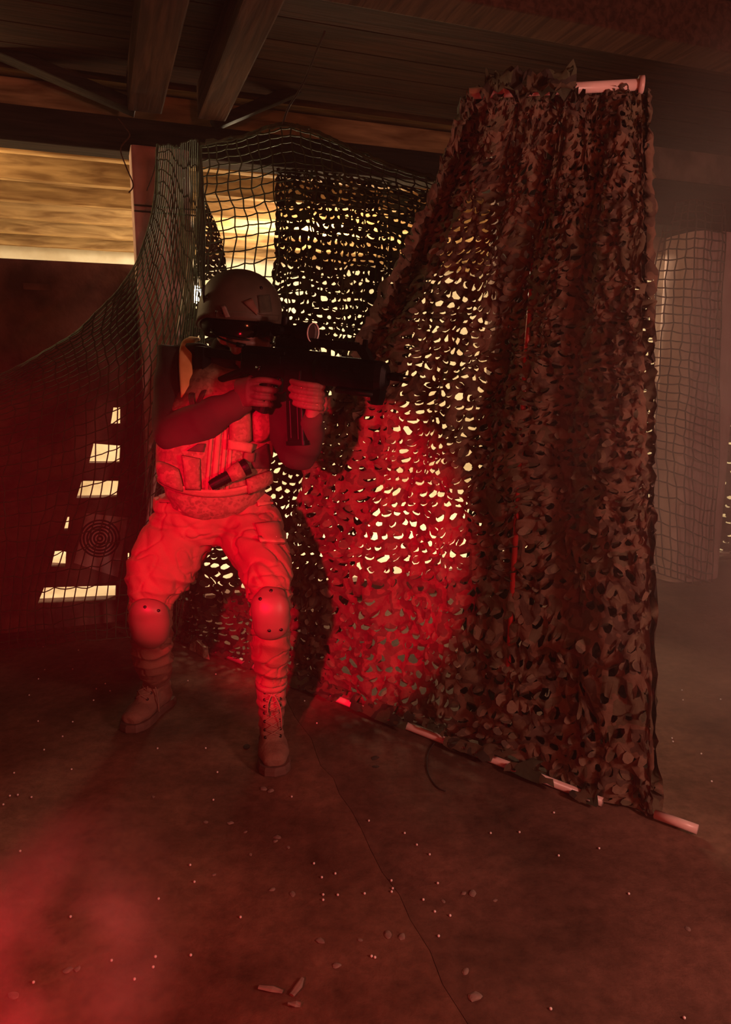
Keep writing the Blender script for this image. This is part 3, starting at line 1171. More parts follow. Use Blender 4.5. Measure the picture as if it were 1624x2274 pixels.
# ================================================================== TARGET SHEET on the wall
def target_mat():
    m = bpy.data.materials.new('printed_target')
    m.use_nodes = True
    nt = m.node_tree
    N, L = nt.nodes, nt.links
    b = N['Principled BSDF']
    b.inputs['Roughness'].default_value = 0.8
    tc = N.new('ShaderNodeTexCoord')
    ln = N.new('ShaderNodeVectorMath')
    ln.operation = 'LENGTH'
    L.new(tc.outputs['Object'], ln.inputs[0])
    mu = N.new('ShaderNodeMath')
    mu.operation = 'MULTIPLY'
    mu.inputs[1].default_value = 62.0
    L.new(ln.outputs['Value'], mu.inputs[0])
    fr = N.new('ShaderNodeMath')
    fr.operation = 'FRACT'
    L.new(mu.outputs[0], fr.inputs[0])
    gt = N.new('ShaderNodeMath')
    gt.operation = 'GREATER_THAN'
    gt.inputs[1].default_value = 0.42
    L.new(fr.outputs[0], gt.inputs[0])
    lt = N.new('ShaderNodeMath')
    lt.operation = 'LESS_THAN'
    lt.inputs[1].default_value = 0.0965
    L.new(ln.outputs['Value'], lt.inputs[0])
    an = N.new('ShaderNodeMath')
    an.operation = 'MULTIPLY'
    L.new(gt.outputs[0], an.inputs[0])
    L.new(lt.outputs[0], an.inputs[1])
    mx = N.new('ShaderNodeMix')
    mx.data_type = 'RGBA'
    mx.inputs[6].default_value = (0.62, 0.45, 0.42, 1)
    mx.inputs[7].default_value = (0.03, 0.02, 0.02, 1)
    L.new(an.outputs[0], mx.inputs[0])
    L.new(mx.outputs[2], b.inputs['Base Color'])
    return m


tc_ = W(222, 1196, -0.012)
m = MB()
q = [W(x, y, -0.012) - tc_ for x, y in [(192, 1140), (284, 1150), (262, 1282), (164, 1250)]]
q += [v + WN * 0.004 for v in q]
m.add(q, [(0, 1, 2, 3), (7, 6, 5, 4), (0, 4, 5, 1), (1, 5, 6, 2), (2, 6, 7, 3), (3, 7, 4, 0)])
tg = m.build('paper_target', target_mat())
tg.location = tc_
tag(tg, 'tilted paper target printed with black rings on the wall behind the left net', 'target')
# small pale label on the left wall
thing_box('wall_sign', 'blank pale strip fixed to the dark wall at the left', 'sign', W(83, 637, -0.012), 0.12, 0.01, 0.03, M_WALL, bev=0.002)

# visible bulb behind the strip of net
def emis(name, colr, s):
    m_ = bpy.data.materials.new(name)
    m_.use_nodes = True
    b_ = m_.node_tree.nodes['Principled BSDF']
    b_.inputs['Emission Color'].default_value = colr
    b_.inputs['Emission Strength'].default_value = s
    return m_


bl = P(434, 655, 4.7)
lamp = empty('light_bulb', bl, 'glowing bare bulb hanging in the room behind, left of the helmet', 'lamp')
m = MB()
m.ball(bl, .05, .05, .058)
m.build('bulb', emis('bulb_glass', (1, .82, .55, 1), 40), lamp, smooth=True)
m = MB()
m.tube([bl + Vector((0, 0, .045)), bl + Vector((0, 0, .10))], [.018, .022], seg=12)
m.build('socket', M_BLACK, lamp, smooth=True)
m = MB()
m.tube([bl + Vector((0, 0, .10)), Vector((bl.x, bl.y, 2.55))], .004, seg=6)
m.build('cable', M_BLACK, lamp, smooth=True)

# ================================================================== FLOOR BITS
def ico(r, sub=2):
    bm = bmesh.new()
    bmesh.ops.create_icosphere(bm, subdivisions=sub, radius=r)
    me = bpy.data.meshes.new('pellet')
    bm.to_mesh(me)
    bm.free()
    me.polygons.foreach_set('use_smooth', [True] * len(me.polygons))
    me.materials.append(M_BB)
    return me


A_ = [(199,217),(323,214),(171,258),(428,302),(468,279),(489,311),(130,330),(416,353),(169,446),(323,449),(278,514),(196,573),
      (700,567),(914,566),(966,673),(948,796),(1296,782),(318,660),(63,676),(44,778),(79,774),(140,784),(15,817),(90,1024),
      (705,1236),(314,1316),(496,1511),(681,1540),(848,1487),(598,1594),(149,1608),(691,1494),(1436,1218),(1436,1241),(1501,1219),
      (1620,1213),(1408,455),(835,266),(959,237),(1353,356),(1395,1079),(1430,1141),(1490,1124),(845,1086),(864,1161),(192,114),
      (349,130),(1069,1318)]
B_ = [(15,889),(174,944),(228,996),(285,1039),(556,944),(684,940),(837,853),(858,1044),(1038,1012),(1170,1214),(1366,537),
      (1362,522),(1492,591),(1538,714),(1406,308),(1411,352),(1578,349),(115,1155),(121,1190),(116,1205),(257,1240),(308,1293),
      (376,1311),(325,1402),(823,1726),(1416,1766),(42,1497),(27,1492),(321,1167)]
pts = [(x / 2, 1380 + y / 2) for x, y in A_] + [(812 + x / 2, 1380 + y / 2) for x, y in B_]
bbm = ico(0.003)
for x, y in pts:
    o = bpy.data.objects.new('plastic_pellet', bbm)
    col.objects.link(o)
    p = F(x, y)
    o.location = (p.x, p.y, 0.003 - (0.008 if p.x > 0.0 and False else 0.0))
    tag(o, 'tiny white plastic pellet lying loose on the dark concrete floor', 'pellet', 'white pellets scattered on the floor')


def chip(px, py, r, material, label, group=None, name='concrete_chip', seed=0, flat=0.45):
    rr = random.Random(seed)
    bm = bmesh.new()
    bmesh.ops.create_icosphere(bm, subdivisions=2, radius=r)
    r = r * .75
    for v in bm.verts:
        v.co *= .75
        k = 1 + 0.35 * noise.noise(v.co * (1.2 / r) + Vector((seed * 3.1, 0, 0)))
        v.co = Vector((v.co.x * k * 1.4, v.co.y * k, max(v.co.z * k * flat, -r * 0.3 * flat)))
    me = bpy.data.meshes.new(name)
    bm.to_mesh(me)
    bm.free()
    me.materials.append(material)
    o = bpy.data.objects.new(name, me)
    col.objects.link(o)
    p = F(px, py)
    o.location = (p.x, p.y, r * 0.28 * flat)
    o.rotation_euler = (0, 0, rr.random() * 3)
    tag(o, label, 'chip', group)
    return o


chips = [(457, 1826, .008), (512, 1828, .009), (616, 1860, .010), (612, 1868, .007), (605, 1976, .008), (650, 1986, .009),
         (585, 1752, .012), (601, 1757, .011), (150, 2156, .010), (172, 2152, .008), (862, 2077, .011), (893, 2080, .010),
         (1050, 1985, .012), (1030, 1984, .007), (1054, 2215, .014), (1058, 2208, .008), (1034, 2158, .009), (1528, 2063, .008),
         (475, 1943, .006), (640, 1882, .006), (712, 2090, .010), (748, 2145, .009), (30, 2212, .012), (800, 2088, .006),
         (556, 1898, .006), (545, 1848, .006), (340, 1770, .006), (985, 2002, .006), (1100, 2000, .006)]
for k, (x, y, r) in enumerate(chips):
    chip(x, y, r, M_CHIP, 'small pale crumb of concrete lying on the dusty floor', 'pale crumbs scattered over the floor', seed=k)
for k, (x, y, r, lb) in enumerate([
        (548, 1659, .016, 'flat dark scrap on the floor just left of the front boot'),
        (833, 1684, .014, 'upper of two dark scraps on the floor below the net pipe'),
        (834, 1703, .011, 'lower of two dark scraps on the floor below the net pipe')]):
    chip(x, y, r, M_DARKCHIP, lb, name='dark_scrap', seed=50 + k, flat=.3)
# sticks near the lower edge
for nm, a, b, r, lb in (
        ('wood_splinter', (575, 2192), (628, 2202), .006, 'pale flat splinter lying level on the floor near the lower edge'),
        ('wood_splinter', (648, 2210), (672, 2172), .006, 'pale upright looking splinter right of the flat one near the lower edge'),
        ('wood_splinter', (640, 2229), (668, 2231), .006, 'shortest pale splinter below the other two near the lower edge')):
    a, b = F(*a, .004), F(*b, .004)
    m = MB()
    m.tube([a, (a + b) / 2 + Vector((.003, 0, .001)), b], [(.006, .003), (.008, .003), (.004, .002)], seg=6, ref=(1, 0, 0))
    tag(m.build(nm, M_CHIP, origin=a), lb, 'splinter')
# wire loop
loop = [F(x, y, .004) for x, y in [(965, 1650), (952, 1670), (949, 1700), (955, 1725), (972, 1748), (990, 1757)]]
m = MB()
m.tube(spline(loop, 24), .0022, seg=6)
tag(m.build('wire_loop', M_DARKCHIP, smooth=True, origin=loop[0]), 'thin dark wire curling over the floor below the net', 'wire')
# torn foam by the left end of the net pipe
m = MB()
fo = F(440, 1446)
outl = [(415, 1424), (430, 1420), (440, 1436), (452, 1434), (458, 1444), (462, 1430), (466, 1466), (452, 1462), (436, 1450), (420, 1444)]
foam = [F(x, y) - fo for x, y in outl]
nfo = len(foam)
m.add([v + Vector((0, 0, .002)) for v in foam] + [v * .85 + Vector((0, 0.01, .03 + .012 * (i % 3))) for i, v in enumerate(foam)] +
      [Vector((0, 0, .05))],
      [tuple(range(nfo))] + [(i, (i + 1) % nfo, (i + 1) % nfo + nfo, i + nfo) for i in range(nfo)] +
      [(i + nfo, (i + 1) % nfo + nfo, 2 * nfo) for i in range(nfo)])
fm = m.build('torn_foam', M_FOAM)
fm.location = fo
tag(fm, 'torn pale piece of foam on the floor between the two boots', 'foam')

# ================================================================== RIFLE
butt, muz = P(447, 787, 2.33), P(868, 836, 1.97)
GX = (muz - butt).normalized()
GY = Vector((0, 0, 1)).cross(GX).normalized()        # shooter's left, away from the camera
GZ = GX.cross(GY)
MG = Matrix((GX, GY, GZ)).transposed()
GL = (muz - butt).length


def G(x, y, z):
    return butt + MG @ Vector((x, y, z))


rifle = empty('assault_rifle', G(.32, 0, 0), 'black compact assault rifle with scope and folding stock held up by the man', 'rifle')


def gpart(name, m, material=None, smooth=False, parent=None):
    return m.build(name, material or M_BLACK, parent or rifle, smooth=smooth)


def gbox(m, x0, x1, y, z0, z1, bev=.004):
    m.box(G((x0 + x1) / 2, 0, (z0 + z1) / 2), x1 - x0, y, z1 - z0, MG, bev=bev)


def gtube(m, pts, rad, seg=18, power=2.0):
    m.tube([G(*p) for p in pts], rad, seg=seg, ref=GY, power=power)


# receiver
m = MB()
m.prism([(.185, .032), (.20, .042), (.40, .045), (.465, .045), (.465, -.045), (.36, -.05), (.33, -.035), (.24, -.05), (.20, -.03)],
        MG, butt, -.022, .022)
m.prism([(.215, .02), (.33, .02), (.33, .0), (.215, .0)], MG, butt, -.026, .026)
gpart('receiver', m)
m = MB()
gbox(m, .345, .405, .052, -.075, -.01, .005)
gpart('magazine_well', m)
m = MB()
m.tube([G(.255, -.028, -.02), G(.255, -.034, -.02)], .008, seg=14)
m.tube([G(.255, -.034, -.02), G(.268, -.036, -.012)], .003, seg=8)
gpart('selector_lever', m, M_METAL, True)
m = MB()
gbox(m, .30, .345, .056, .026, .034, .001)
gpart('ejection_port', m, M_METAL)
# handguard: rounded, full, tapering at the nose
m = MB()
gtube(m, [(.44, 0, -.006), (.455, 0, -.004), (.60, 0, -.004), (.645, 0, -.004), (.662, 0, -.004), (.672, 0, -.004)],
      [(.022, .036), (.027, .041), (.028, .042), (.028, .041), (.024, .035), (.014, .022)], seg=28, power=3.2)
for k in range(4):
    gtube(m, [(.475 + k * .035, -.0265, .006), (.495 + k * .035, -.0265, .006)], [(.003, .006)] * 2, seg=10)
gpart('handguard', m, smooth=False)
m = MB()
gtube(m, [(.52, -.012, -.052), (.64, -.012, -.052)], .008, seg=12)
gpart('lower_rail', m, smooth=True)
m = MB()
m.prism([(.628, -.035), (.662, -.035), (.66, -.06), (.655, -.078), (.64, -.078), (.634, -.066)], MG, butt, -.016, .016)
gpart('front_lug', m)
# barrel with slotted flash hider
m = MB()
gtube(m, [(.665, 0, .0), (.69, 0, 0)], .0085)
gpart('barrel', m, smooth=True)
m = MB()
gtube(m, [(.682, 0, 0), (.688, 0, 0), (.712, 0, 0)], [.010, .0115, .0115], seg=16)
for k in range(3):
    a = 2 * math.pi * k / 3 + .5
    gtube(m, [(.710, .009 * math.cos(a), .009 * math.sin(a)), (.732, .0095 * math.cos(a), .0095 * math.sin(a))], [(.004, .003)] * 2, seg=8)
gpart('flash_hider', m, smooth=False)
# carry handle rail
m = MB()
m.prism([(.30, .074), (.575, .074), (.60, .066), (.622, .034), (.596, .034), (.575, .056), (.43, .056), (.40, .044), (.30, .044)], MG, butt, -.011, .011)
for k in range(22):
    gbox(m, .31 + k * .012, .3165 + k * .012, .023, .073, .079, .001)
gpart('carry_handle', m)
m = MB()
m.prism([(.585, .066), (.600, .066), (.598, .088), (.588, .088)], MG, butt, -.004, .004)
gpart('front_sight', m)
# scope: tube, turrets, bell, ring and glass
sc_z = .094
m = MB()
gtube(m, [(.235, 0, sc_z), (.262, 0, sc_z), (.28, 0, sc_z), (.36, 0, sc_z), (.378, 0, sc_z), (.418, 0, sc_z)],
      [.021, .021, .0165, .0165, .027, .027], seg=26)
scope = gpart('scope', m, smooth=False)
m = MB()
m.tube([G(.32, 0, sc_z + .012), G(.32, 0, sc_z + .036)], [.012, .011], seg=18)
m.tube([G(.32, -.012, sc_z), G(.32, -.034, sc_z)], [.011, .010], seg=18)
gpart('adjustment_turret', m, smooth=False, parent=scope)
m = MB()
M3 = [(math.cos(2 * math.pi * k / 36), math.sin(2 * math.pi * k / 36)) for k in range(36)]
ringv, ringf = [], []
for k, (a, b) in enumerate(M3):
    for (rr_, xx) in ((.0272, .419), (.0275, .4215), (.0256, .4215), (.0256, .414)):
        ringv.append(G(xx, rr_ * a, sc_z + rr_ * b))
for k in range(36):
    j = (k + 1) % 36
    for q in range(4):
        ringf.append((k * 4 + q, j * 4 + q, j * 4 + (q + 1) % 4, k * 4 + (q + 1) % 4))
m.add(ringv, ringf)
gpart('objective_ring', m, M_BRIGHT, True, parent=scope)
m = MB()
gtube(m, [(.415, 0, sc_z), (.4185, 0, sc_z)], [.0256, .022], seg=30)
gpart('objective_lens', m, mat('coated_glass', (.05, .03, .03, 1), rough=.04), True, parent=scope)
for x in (.272, .366):
    m = MB()
    gbox(m, x - .010, x + .010, .036, .074, .096, .003)
    gpart('scope_mount', m, parent=scope)
# stock: skeleton with butt pad
m = MB()
gbox(m, .012, .20, .022, -.006, .022, .006)
gbox(m, .175, .215, .036, -.040, .034, .006)
gpart('stock_upper_strut', m)
m = MB()
m.tube([G(.018, 0, -.104), G(.07, 0, -.075), G(.13, 0, -.05), G(.19, 0, -.028)], [(.010, .011)] * 4, seg=12, ref=GY)
gpart('stock_lower_strut', m)
m = MB()
m.prism([(-.012, .024), (.022, .024), (.026, -.04), (.030, -.11), (.012, -.136), (-.010, -.130), (-.008, -.06)], MG, butt, -.018, .018)
gpart('butt_pad', m)
# grip, trigger, guard
m = MB()
m.tube([G(.272, 0, -.035), G(.262, 0, -.085), G(.243, 0, -.142)], [(.016, .026), (.016, .023), (.017, .026)], seg=16, ref=GY, power=3)
gpart('pistol_grip', m, smooth=False)
m = MB()
m.tube(spline([G(.285, 0, -.045), G(.295, 0, -.078), G(.33, 0, -.080), G(.345, 0, -.045)], 14), [(.006, .003)] * 15, seg=8, ref=GY)
gpart('trigger_guard', m)
m = MB()
m.tube(spline([G(.312, 0, -.040), G(.316, 0, -.055), G(.309, 0, -.068)], 6), .003, seg=8)
gpart('trigger', m, M_METAL, True)
# magazine
m = MB()
m.tube([G(.375, 0, -.06), G(.378, 0, -.11), G(.384, 0, -.16), G(.392, 0, -.215)], [(.013, .030)] * 4, seg=20, ref=GY, power=6)
m.tube([G(.391, 0, -.212), G(.393, 0, -.224)], [(.016, .034)] * 2, seg=20, ref=GY, power=6)
for dx in (-.014, .012):
    m.tube([G(.378 + dx, -.0135, -.10), G(.392 + dx, -.0135, -.205)], .002, seg=6)
gpart('magazine', m)
# sling hanging from the stock
m = MB()
sl_ = spline([G(.0, -.02, -.10), P(425, 880, 2.24), P(432, 905, 2.22), P(452, 868, 2.26), G(.03, -.01, -.09)], 20)
m.tube(sl_, [(.010, .002)] * 21, seg=6, ref=GX)
gpart('sling', m, M_DARKWEB)

# ================================================================== PERSON
sh_r = P(392, 800, 2.44)
el_r = P(388, 962, 2.27)
wr_r = P(540, 892, 2.21)
sh_l = P(596, 850, 2.42)
el_l = P(664, 1000, 2.24)
wr_l = P(694, 930, 2.13)
hipR, hipL = P(405, 1160, 2.44), P(560, 1160, 2.42)
kneeR, kneeL = P(332, 1362, 2.30), P(600, 1350, 2.12)
ankR, ankL = P(352, 1520, 2.60), P(603, 1596, 2.29)
toeR, heelR = F(288, 1606, .03), F(372, 1545, .03)
toeL, heelL = F(611, 1700, .03), F(600, 1625, .03)
pelv, waist, chest, neckb = P(478, 1155, 2.42), P(476, 1070, 2.40), P(486, 935, 2.38), P(500, 815, 2.42)
headc = P(533, 711, 2.33)
TF = Vector((math.sin(R(18)), -math.cos(R(18)), 0))       # torso faces
TS = Vector((math.cos(R(18)), math.sin(R(18)), 0))        # torso sideways, towards image right

# head frame
HA = R(42)
HF = Vector((math.sin(HA), -math.cos(HA), -0.10)).normalized()
HU = (Vector((0.10, 0.0, 1)) - HF * Vector((0.10, 0, 1)).dot(HF)).normalized()
HL = HU.cross(HF)
MH = Matrix((HF, HL, HU)).transposed()


def H(x, y, z):
    return headc + MH @ Vector((x, y, z))


def hand_r(k=1.0):
    """right hand closed round the pistol grip: palm, four bent fingers, thumb"""
    out = MB()
    w = wr_r
    palm0, palm1 = G(.195, -.034, -.095), G(.238, -.040, -.088)
    out.tube([w, w.lerp(palm0, .5), palm0, palm1, G(.252, -.038, -.088)],
             [(.027 * k, .022 * k), (.028 * k, .020 * k), (.040 * k, .019 * k), (.042 * k, .016 * k), (.036 * k, .012 * k)],
             seg=18, ref=GZ, round_ends=True)
    zs_ = (-.054, -.076, -.098, -.119)
    ln = (1.0, 1.0, .93, .80)
    for i, z in enumerate(zs_):
        if i == 0:
            ch = [G(.236, -.040, z - .008), G(.272, -.038, z + .003), G(.302, -.024, z + .004), G(.318, -.006, z + .0)]
        else:
            f = .262 + .034 * ln[i] - i * .004
            ch = [G(.234, -.040, z), G(f - .010, -.043, z), G(f + .010, -.022, z), G(f + .004, .008, z - .002), G(f - .012, .024, z - .002)]
        r0 = (.0100, .0104, .0100, .0090)[i] * k
        out.tube(spline(ch, 10), [r0 * (1 - .22 * q / 10) for q in range(11)], seg=12, round_ends=True)
    th = [G(.200, -.022, -.070), G(.214, .004, -.050), G(.238, .026, -.052), G(.262, .030, -.060)]
    out.tube(spline(th, 8), [.0125 * k * (1 - .25 * q / 8) for q in range(9)], seg=12, round_ends=True)
    return out


def hand_l(k=1.0):
    """left hand wrapped round the front of the magazine well, finger ends on the camera side"""
    out = MB()
    w = wr_l
    out.tube([w, w.lerp(G(.425, .034, -.10), .5), G(.425, .036, -.098), G(.437, .032, -.088), G(.448, .028, -.078)],
             [(.026 * k, .021 * k), (.030 * k, .020 * k), (.038 * k, .017 * k), (.040 * k, .015 * k), (.032 * k, .012 * k)],
             seg=18, ref=GZ, round_ends=True)
    zs_ = (-.052, -.072, -.092, -.111)
    ln = (1.0, 1.05, .98, .80)
    for i, z in enumerate(zs_):
        l = ln[i]
        ch = [G(.440, .026, z), G(.462, .002, z + .002), G(.455, -.030, z + .004), G(.455 - .036 * l, -.042, z + .006),
              G(.455 - .068 * l, -.038, z + .009)]
        r0 = (.0105, .0108, .0104, .0092)[i] * k
        out.tube(spline(ch, 12), [r0 * (1 - .22 * q / 12) for q in range(13)], seg=12, round_ends=True)
    th = [G(.415, .042, -.075), G(.395, .046, -.052), G(.370, .040, -.040), G(.350, .036, -.036)]
    out.tube(spline(th, 8), [.0125 * k * (1 - .25 * q / 8) for q in range(9)], seg=12, round_ends=True)
    return out


# ---- the body itself, one continuous mesh
b = MB()
b.tube([pelv, waist, chest, neckb + Vector((0, 0, -.05))], [(.14, .09), (.13, .085), (.15, .095), (.09, .06)], seg=24, ref=TS, round_ends=True)
b.tube([neckb + Vector((0, .01, -.04)), H(-.03, 0, -.09), H(-.01, 0, -.02)], [.052, .05, .06], seg=18, round_ends=True)
b.ball(H(-.005, 0, .02), .094, .075, .10, MH, 24, 16)                   # cranium
b.tube([H(.03, 0, .03), H(.045, 0, -.03), H(.05, 0, -.075), H(.055, 0, -.10)], [(.066, .055), (.062, .05), (.048, .042), (.028, .028)], seg=18,
       ref=HL, round_ends=True)                                        # face and jaw
b.tube([H(.095, 0, .02), H(.108, 0, -.012), H(.115, 0, -.028)], [.008, .011, .013], seg=10, round_ends=True)        # nose
b.tube([H(.094, .022, -.055), H(.101, 0, -.054), H(.094, -.022, -.055)], [.006, .008, .006], seg=8, round_ends=True)  # upper lip
b.tube([H(.090, .018, -.067), H(.097, 0, -.067), H(.090, -.018, -.067)], [.006, .008, .006], seg=8, round_ends=True)  # lower lip
for s_ in (-1, 1):
    b.ball(H(.078, .032 * s_, -.012), .012, .014, .010, MH, 10, 6)       # eyes (behind the goggles)
    b.tube([H(-.005, .074 * s_, .02), H(-.012, .082 * s_, .0), H(-.005, .076 * s_, -.03)], [.010, .012, .008], seg=8, round_ends=True)
for A, E, Wr in ((sh_r, el_r, wr_r), (sh_l, el_l, wr_l)):
    b.tube([neckb.lerp(A, .5) + Vector((0, 0, -.03)), A, A.lerp(E, .5), E], [.055, .05, .044, .037], seg=16, round_ends=True)
    b.tube([E, E.lerp(Wr, .4), Wr], [.037, .038, .024], seg=16, round_ends=True)
for mm in (hand_r(.86), hand_l(.86)):
    b.add(mm.v, mm.f)
for hp, kn, an, to in ((hipR, kneeR, ankR, toeR), (hipL, kneeL, ankL, toeL)):
    b.tube([hp, hp.lerp(kn, .5), kn + Vector((0, .02, 0))], [.075, .058, .038], seg=18, round_ends=True)
    b.tube([kn + Vector((0, .02, 0)), kn.lerp(an, .35) + Vector((0, .02, 0)), an + Vector((0, .01, 0))], [.038, .036, .026], seg=18, round_ends=True)
    b.tube([an + Vector((0, 0, -.03)), an.lerp(to, .5) + Vector((0, 0, -.015)), an.lerp(to, .78)], [.030, .026, .018], seg=14, round_ends=True)
person = fuse('person', b, .0042, 3, M_SKIN, origin=Vector((pelv.x, pelv.y, 0)))
tag(person, 'person in helmet, vest and tan trousers crouching and aiming a black rifle', 'person')


def nz(p, s, k=0.0):
    return noise.noise(Vector((p.x * s + k, p.y * s - k, p.z * s + 2 * k)))


# ---- trousers
def fold_trousers(co):
    d = 0.006 * nz(co, 7, 3)
    # gathers: horizontal rucks strong near the knees and cuffs, weak on the thighs
    z = co.z
    ruck = math.exp(-((z - .40) / .05) ** 2) * 0.5 + math.exp(-((z - .26) / .06) ** 2) * 1.0 + math.exp(-((z - .56) / .06) ** 2) * .8
    ph = z * 130 + 5 * nz(co, 6, 9) + co.x * 12
    d += ruck * 0.0075 * (1 - abs(math.sin(ph * .5)) * 2)
    # long diagonal creases from the crotch
    q = abs(nz(Vector((co.x * 1.0 + co.z * .8, co.y, co.z * .35)), 13, 5))
    d += 0.007 * (0.28 - min(q, .28)) / .28 * (1 if z > .45 else .4) * -1
    # thin crisp creases
    q2 = abs(nz(Vector((co.x * .7 - co.z * .5, co.y, co.z * .8)), 19, 15))
    d -= 0.006 * max(0, .07 - q2) / .07
    # waist folds
    d += -0.008 * math.exp(-((z - .80 - .05 * (co.x + .48)) / .007) ** 2)
    d += -0.007 * math.exp(-((z - .745 + .06 * (co.x + .48)) / .006) ** 2)
    return d


b = MB()
b.tube([P(472, 1104, 2.42), P(472, 1130, 2.42), P(474, 1160, 2.42), P(476, 1178, 2.43)], [(.192, .125), (.196, .13), (.19, .13), (.15, .11)], seg=30, ref=TS)
b.tube([P(418, 1158, 2.43), P(385, 1215, 2.38), P(352, 1275, 2.33), P(341, 1310, 2.31), P(338, 1335, 2.30)],
       [(.118, .115), (.116, .11), (.112, .105), (.095, .09), (.070, .072)], seg=24, ref=TS, round_ends=True)
b.tube([P(338, 1325, 2.30), kneeR, P(336, 1395, 2.37), P(338, 1440, 2.44), P(345, 1478, 2.52), P(348, 1496, 2.56)],
       [(.076, .078), (.074, .075), (.071, .074), (.070, .074), (.066, .070), (.052, .056)], seg=22, ref=TS, round_ends=True)
b.tube([P(548, 1158, 2.42), P(566, 1205, 2.34), P(587, 1250, 2.26), P(595, 1290, 2.19), P(598, 1320, 2.15)],
       [(.112, .115), (.108, .105), (.088, .09), (.078, .082), (.066, .070)], seg=24, ref=TS, round_ends=True)
b.tube([P(600, 1308, 2.16), kneeL, P(602, 1400, 2.16), P(600, 1440, 2.20), P(602, 1480, 2.23), P(604, 1512, 2.26)],
       [(.068, .070), (.066, .068), (.060, .066), (.062, .066), (.055, .060), (.045, .048)], seg=22, ref=TS, round_ends=True)
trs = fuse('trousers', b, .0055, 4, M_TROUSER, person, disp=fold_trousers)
tb = bvh_of(trs)


# ---- shirt
def fold_sleeve(co):
    return 0.006 * nz(co, 9, 1) + 0.004 * math.sin(co.z * 60 + co.x * 50 + 6 * nz(co, 6, 2)) * .6


b = MB()
b.tube([waist, chest, neckb + Vector((0, 0, -.03))], [(.155, .10), (.165, .105), (.12, .075)], seg=24, ref=TS, round_ends=True)
b.tube([neckb + Vector((0, 0, -.03)), H(-.035, 0, -.10)], [.072, .062], seg=18, round_ends=True)
b.tube([neckb.lerp(sh_r, .55), sh_r, P(386, 880, 2.37), el_r], [.070, .072, .068, .064], seg=20, round_ends=True)
b.tube([el_r, P(455, 935, 2.23), wr_r.lerp(el_r, .15), wr_r.lerp(el_r, .04)], [.064, .060, .043, .040], seg=20, round_ends=True)
b.tube([neckb.lerp(sh_l, .55), sh_l, P(628, 930, 2.34), el_l], [.070, .070, .066, .062], seg=20, round_ends=True)
b.tube([el_l, P(686, 965, 2.18), wr_l.lerp(el_l, .12), wr_l.lerp(el_l, .04)], [.060, .052, .038, .036], seg=20, round_ends=True)
shirt = fuse('shirt', b, .0055, 4, M_SLEEVE, person, disp=fold_sleeve)

# ---- gloves
gr = hand_r(1.06)
gr.tube([wr_r.lerp(el_r, .10), wr_r.lerp(el_r, -.02)], [.036, .031], seg=18, ref=None)
gR = fuse('glove', gr, .0026, 2, M_GLOVE, person)
gl_ = hand_l(1.06)
gl_.tube([wr_l.lerp(el_l, .10), wr_l.lerp(el_l, -.02)], [.033, .030], seg=18)
gLv = fuse('glove', gl_, .0026, 2, M_GLOVE_LIT, person)
tag(gLv, 'glove in a lighter lit tone, wrapped round the magazine well')


# ---- vest
def fold_vest(co):
    return 0.006 * nz(co, 10, 4) + 0.004 * nz(co, 26, 4)


b = MB()
b.tube([P(476, 1086, 2.37), P(476, 1060, 2.37), P(478, 1000, 2.36), P(488, 930, 2.36), P(494, 880, 2.38)],
       [(.158, .115), (.178, .135), (.182, .14), (.170, .135), (.125, .11)], seg=32, ref=TS, round_ends=True, power=2.4)
vest = fuse('plate_carrier', b, .0055, 3, M_VEST, person, disp=fold_vest)
vb = bvh_of(vest)
bv = [vb]
VG = dict(material=M_VEST, parent=vest)
# shoulder straps
for pts_, mt, lb in (([P(418, 905, 2.27), P(414, 840, 2.30), P(412, 790, 2.36), P(418, 762, 2.43), P(432, 752, 2.50)], M_ORANGE, 'tan shoulder strap with warm light in its orange colour'),
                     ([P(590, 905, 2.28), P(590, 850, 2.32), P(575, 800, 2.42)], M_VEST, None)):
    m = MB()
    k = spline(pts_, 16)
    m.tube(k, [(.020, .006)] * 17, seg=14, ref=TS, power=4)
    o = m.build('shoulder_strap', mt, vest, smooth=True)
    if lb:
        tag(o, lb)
# vertical webbing on the lower front
for x0, x1 in ((455, 462), (468, 480), (486, 494), (500, 507)):
    drape(bv, [(x0 + 12, 955), (x1 + 12, 955), (x1, 1098), (x0, 1098)], 2, 16, .001, .004, 'webbing_strap', M_STRAP, vest)
# chest pouches
drape(bv, [(508, 905), (552, 912), (556, 980), (508, 990)], 8, 10, .002, .018, 'chest_pouch', M_VEST, vest, bulge=.016, rnd_=.35)
drape(bv, [(556, 912), (592, 905), (588, 975), (559, 984)], 8, 10, .002, .020, 'chest_pouch', M_VEST, vest, bulge=.016, rnd_=.35)
drape(bv, [(506, 975), (556, 984), (550, 1005), (505, 996)], 8, 5, .004, .022, 'pouch_flap', M_STRAP, vest, bulge=.006)
drape(bv, [(540, 1004), (562, 1004), (560, 1024), (538, 1024)], 3, 3, .004, .010, 'buckle', M_BELT, vest)
# side and lower pouches
drape(bv, [(352, 1020), (400, 1040), (412, 1090), (360, 1070)], 8, 8, .002, .012, 'side_pouch', M_VEST, vest, bulge=.012, rnd_=.35)
drape(bv, [(405, 1010), (445, 1018), (446, 1085), (414, 1084)], 8, 8, .002, .010, 'front_pouch', M_VEST, vest, bulge=.010)
drape(bv, [(545, 1062), (602, 1042), (602, 1068), (548, 1094)], 10, 5, .002, .012, 'front_pouch', M_VEST, vest, bulge=.012)
drape(bv, [(416, 1000), (440, 985), (456, 985), (452, 1003)], 6, 5, .002, .012, 'dark_patch', M_DARKWEB, vest)
drape(bv, [(350, 1056), (600, 1056), (597, 1072), (356, 1072)], 26, 3, .003, .006, 'hem_band', M_STRAP, vest, sag=30)
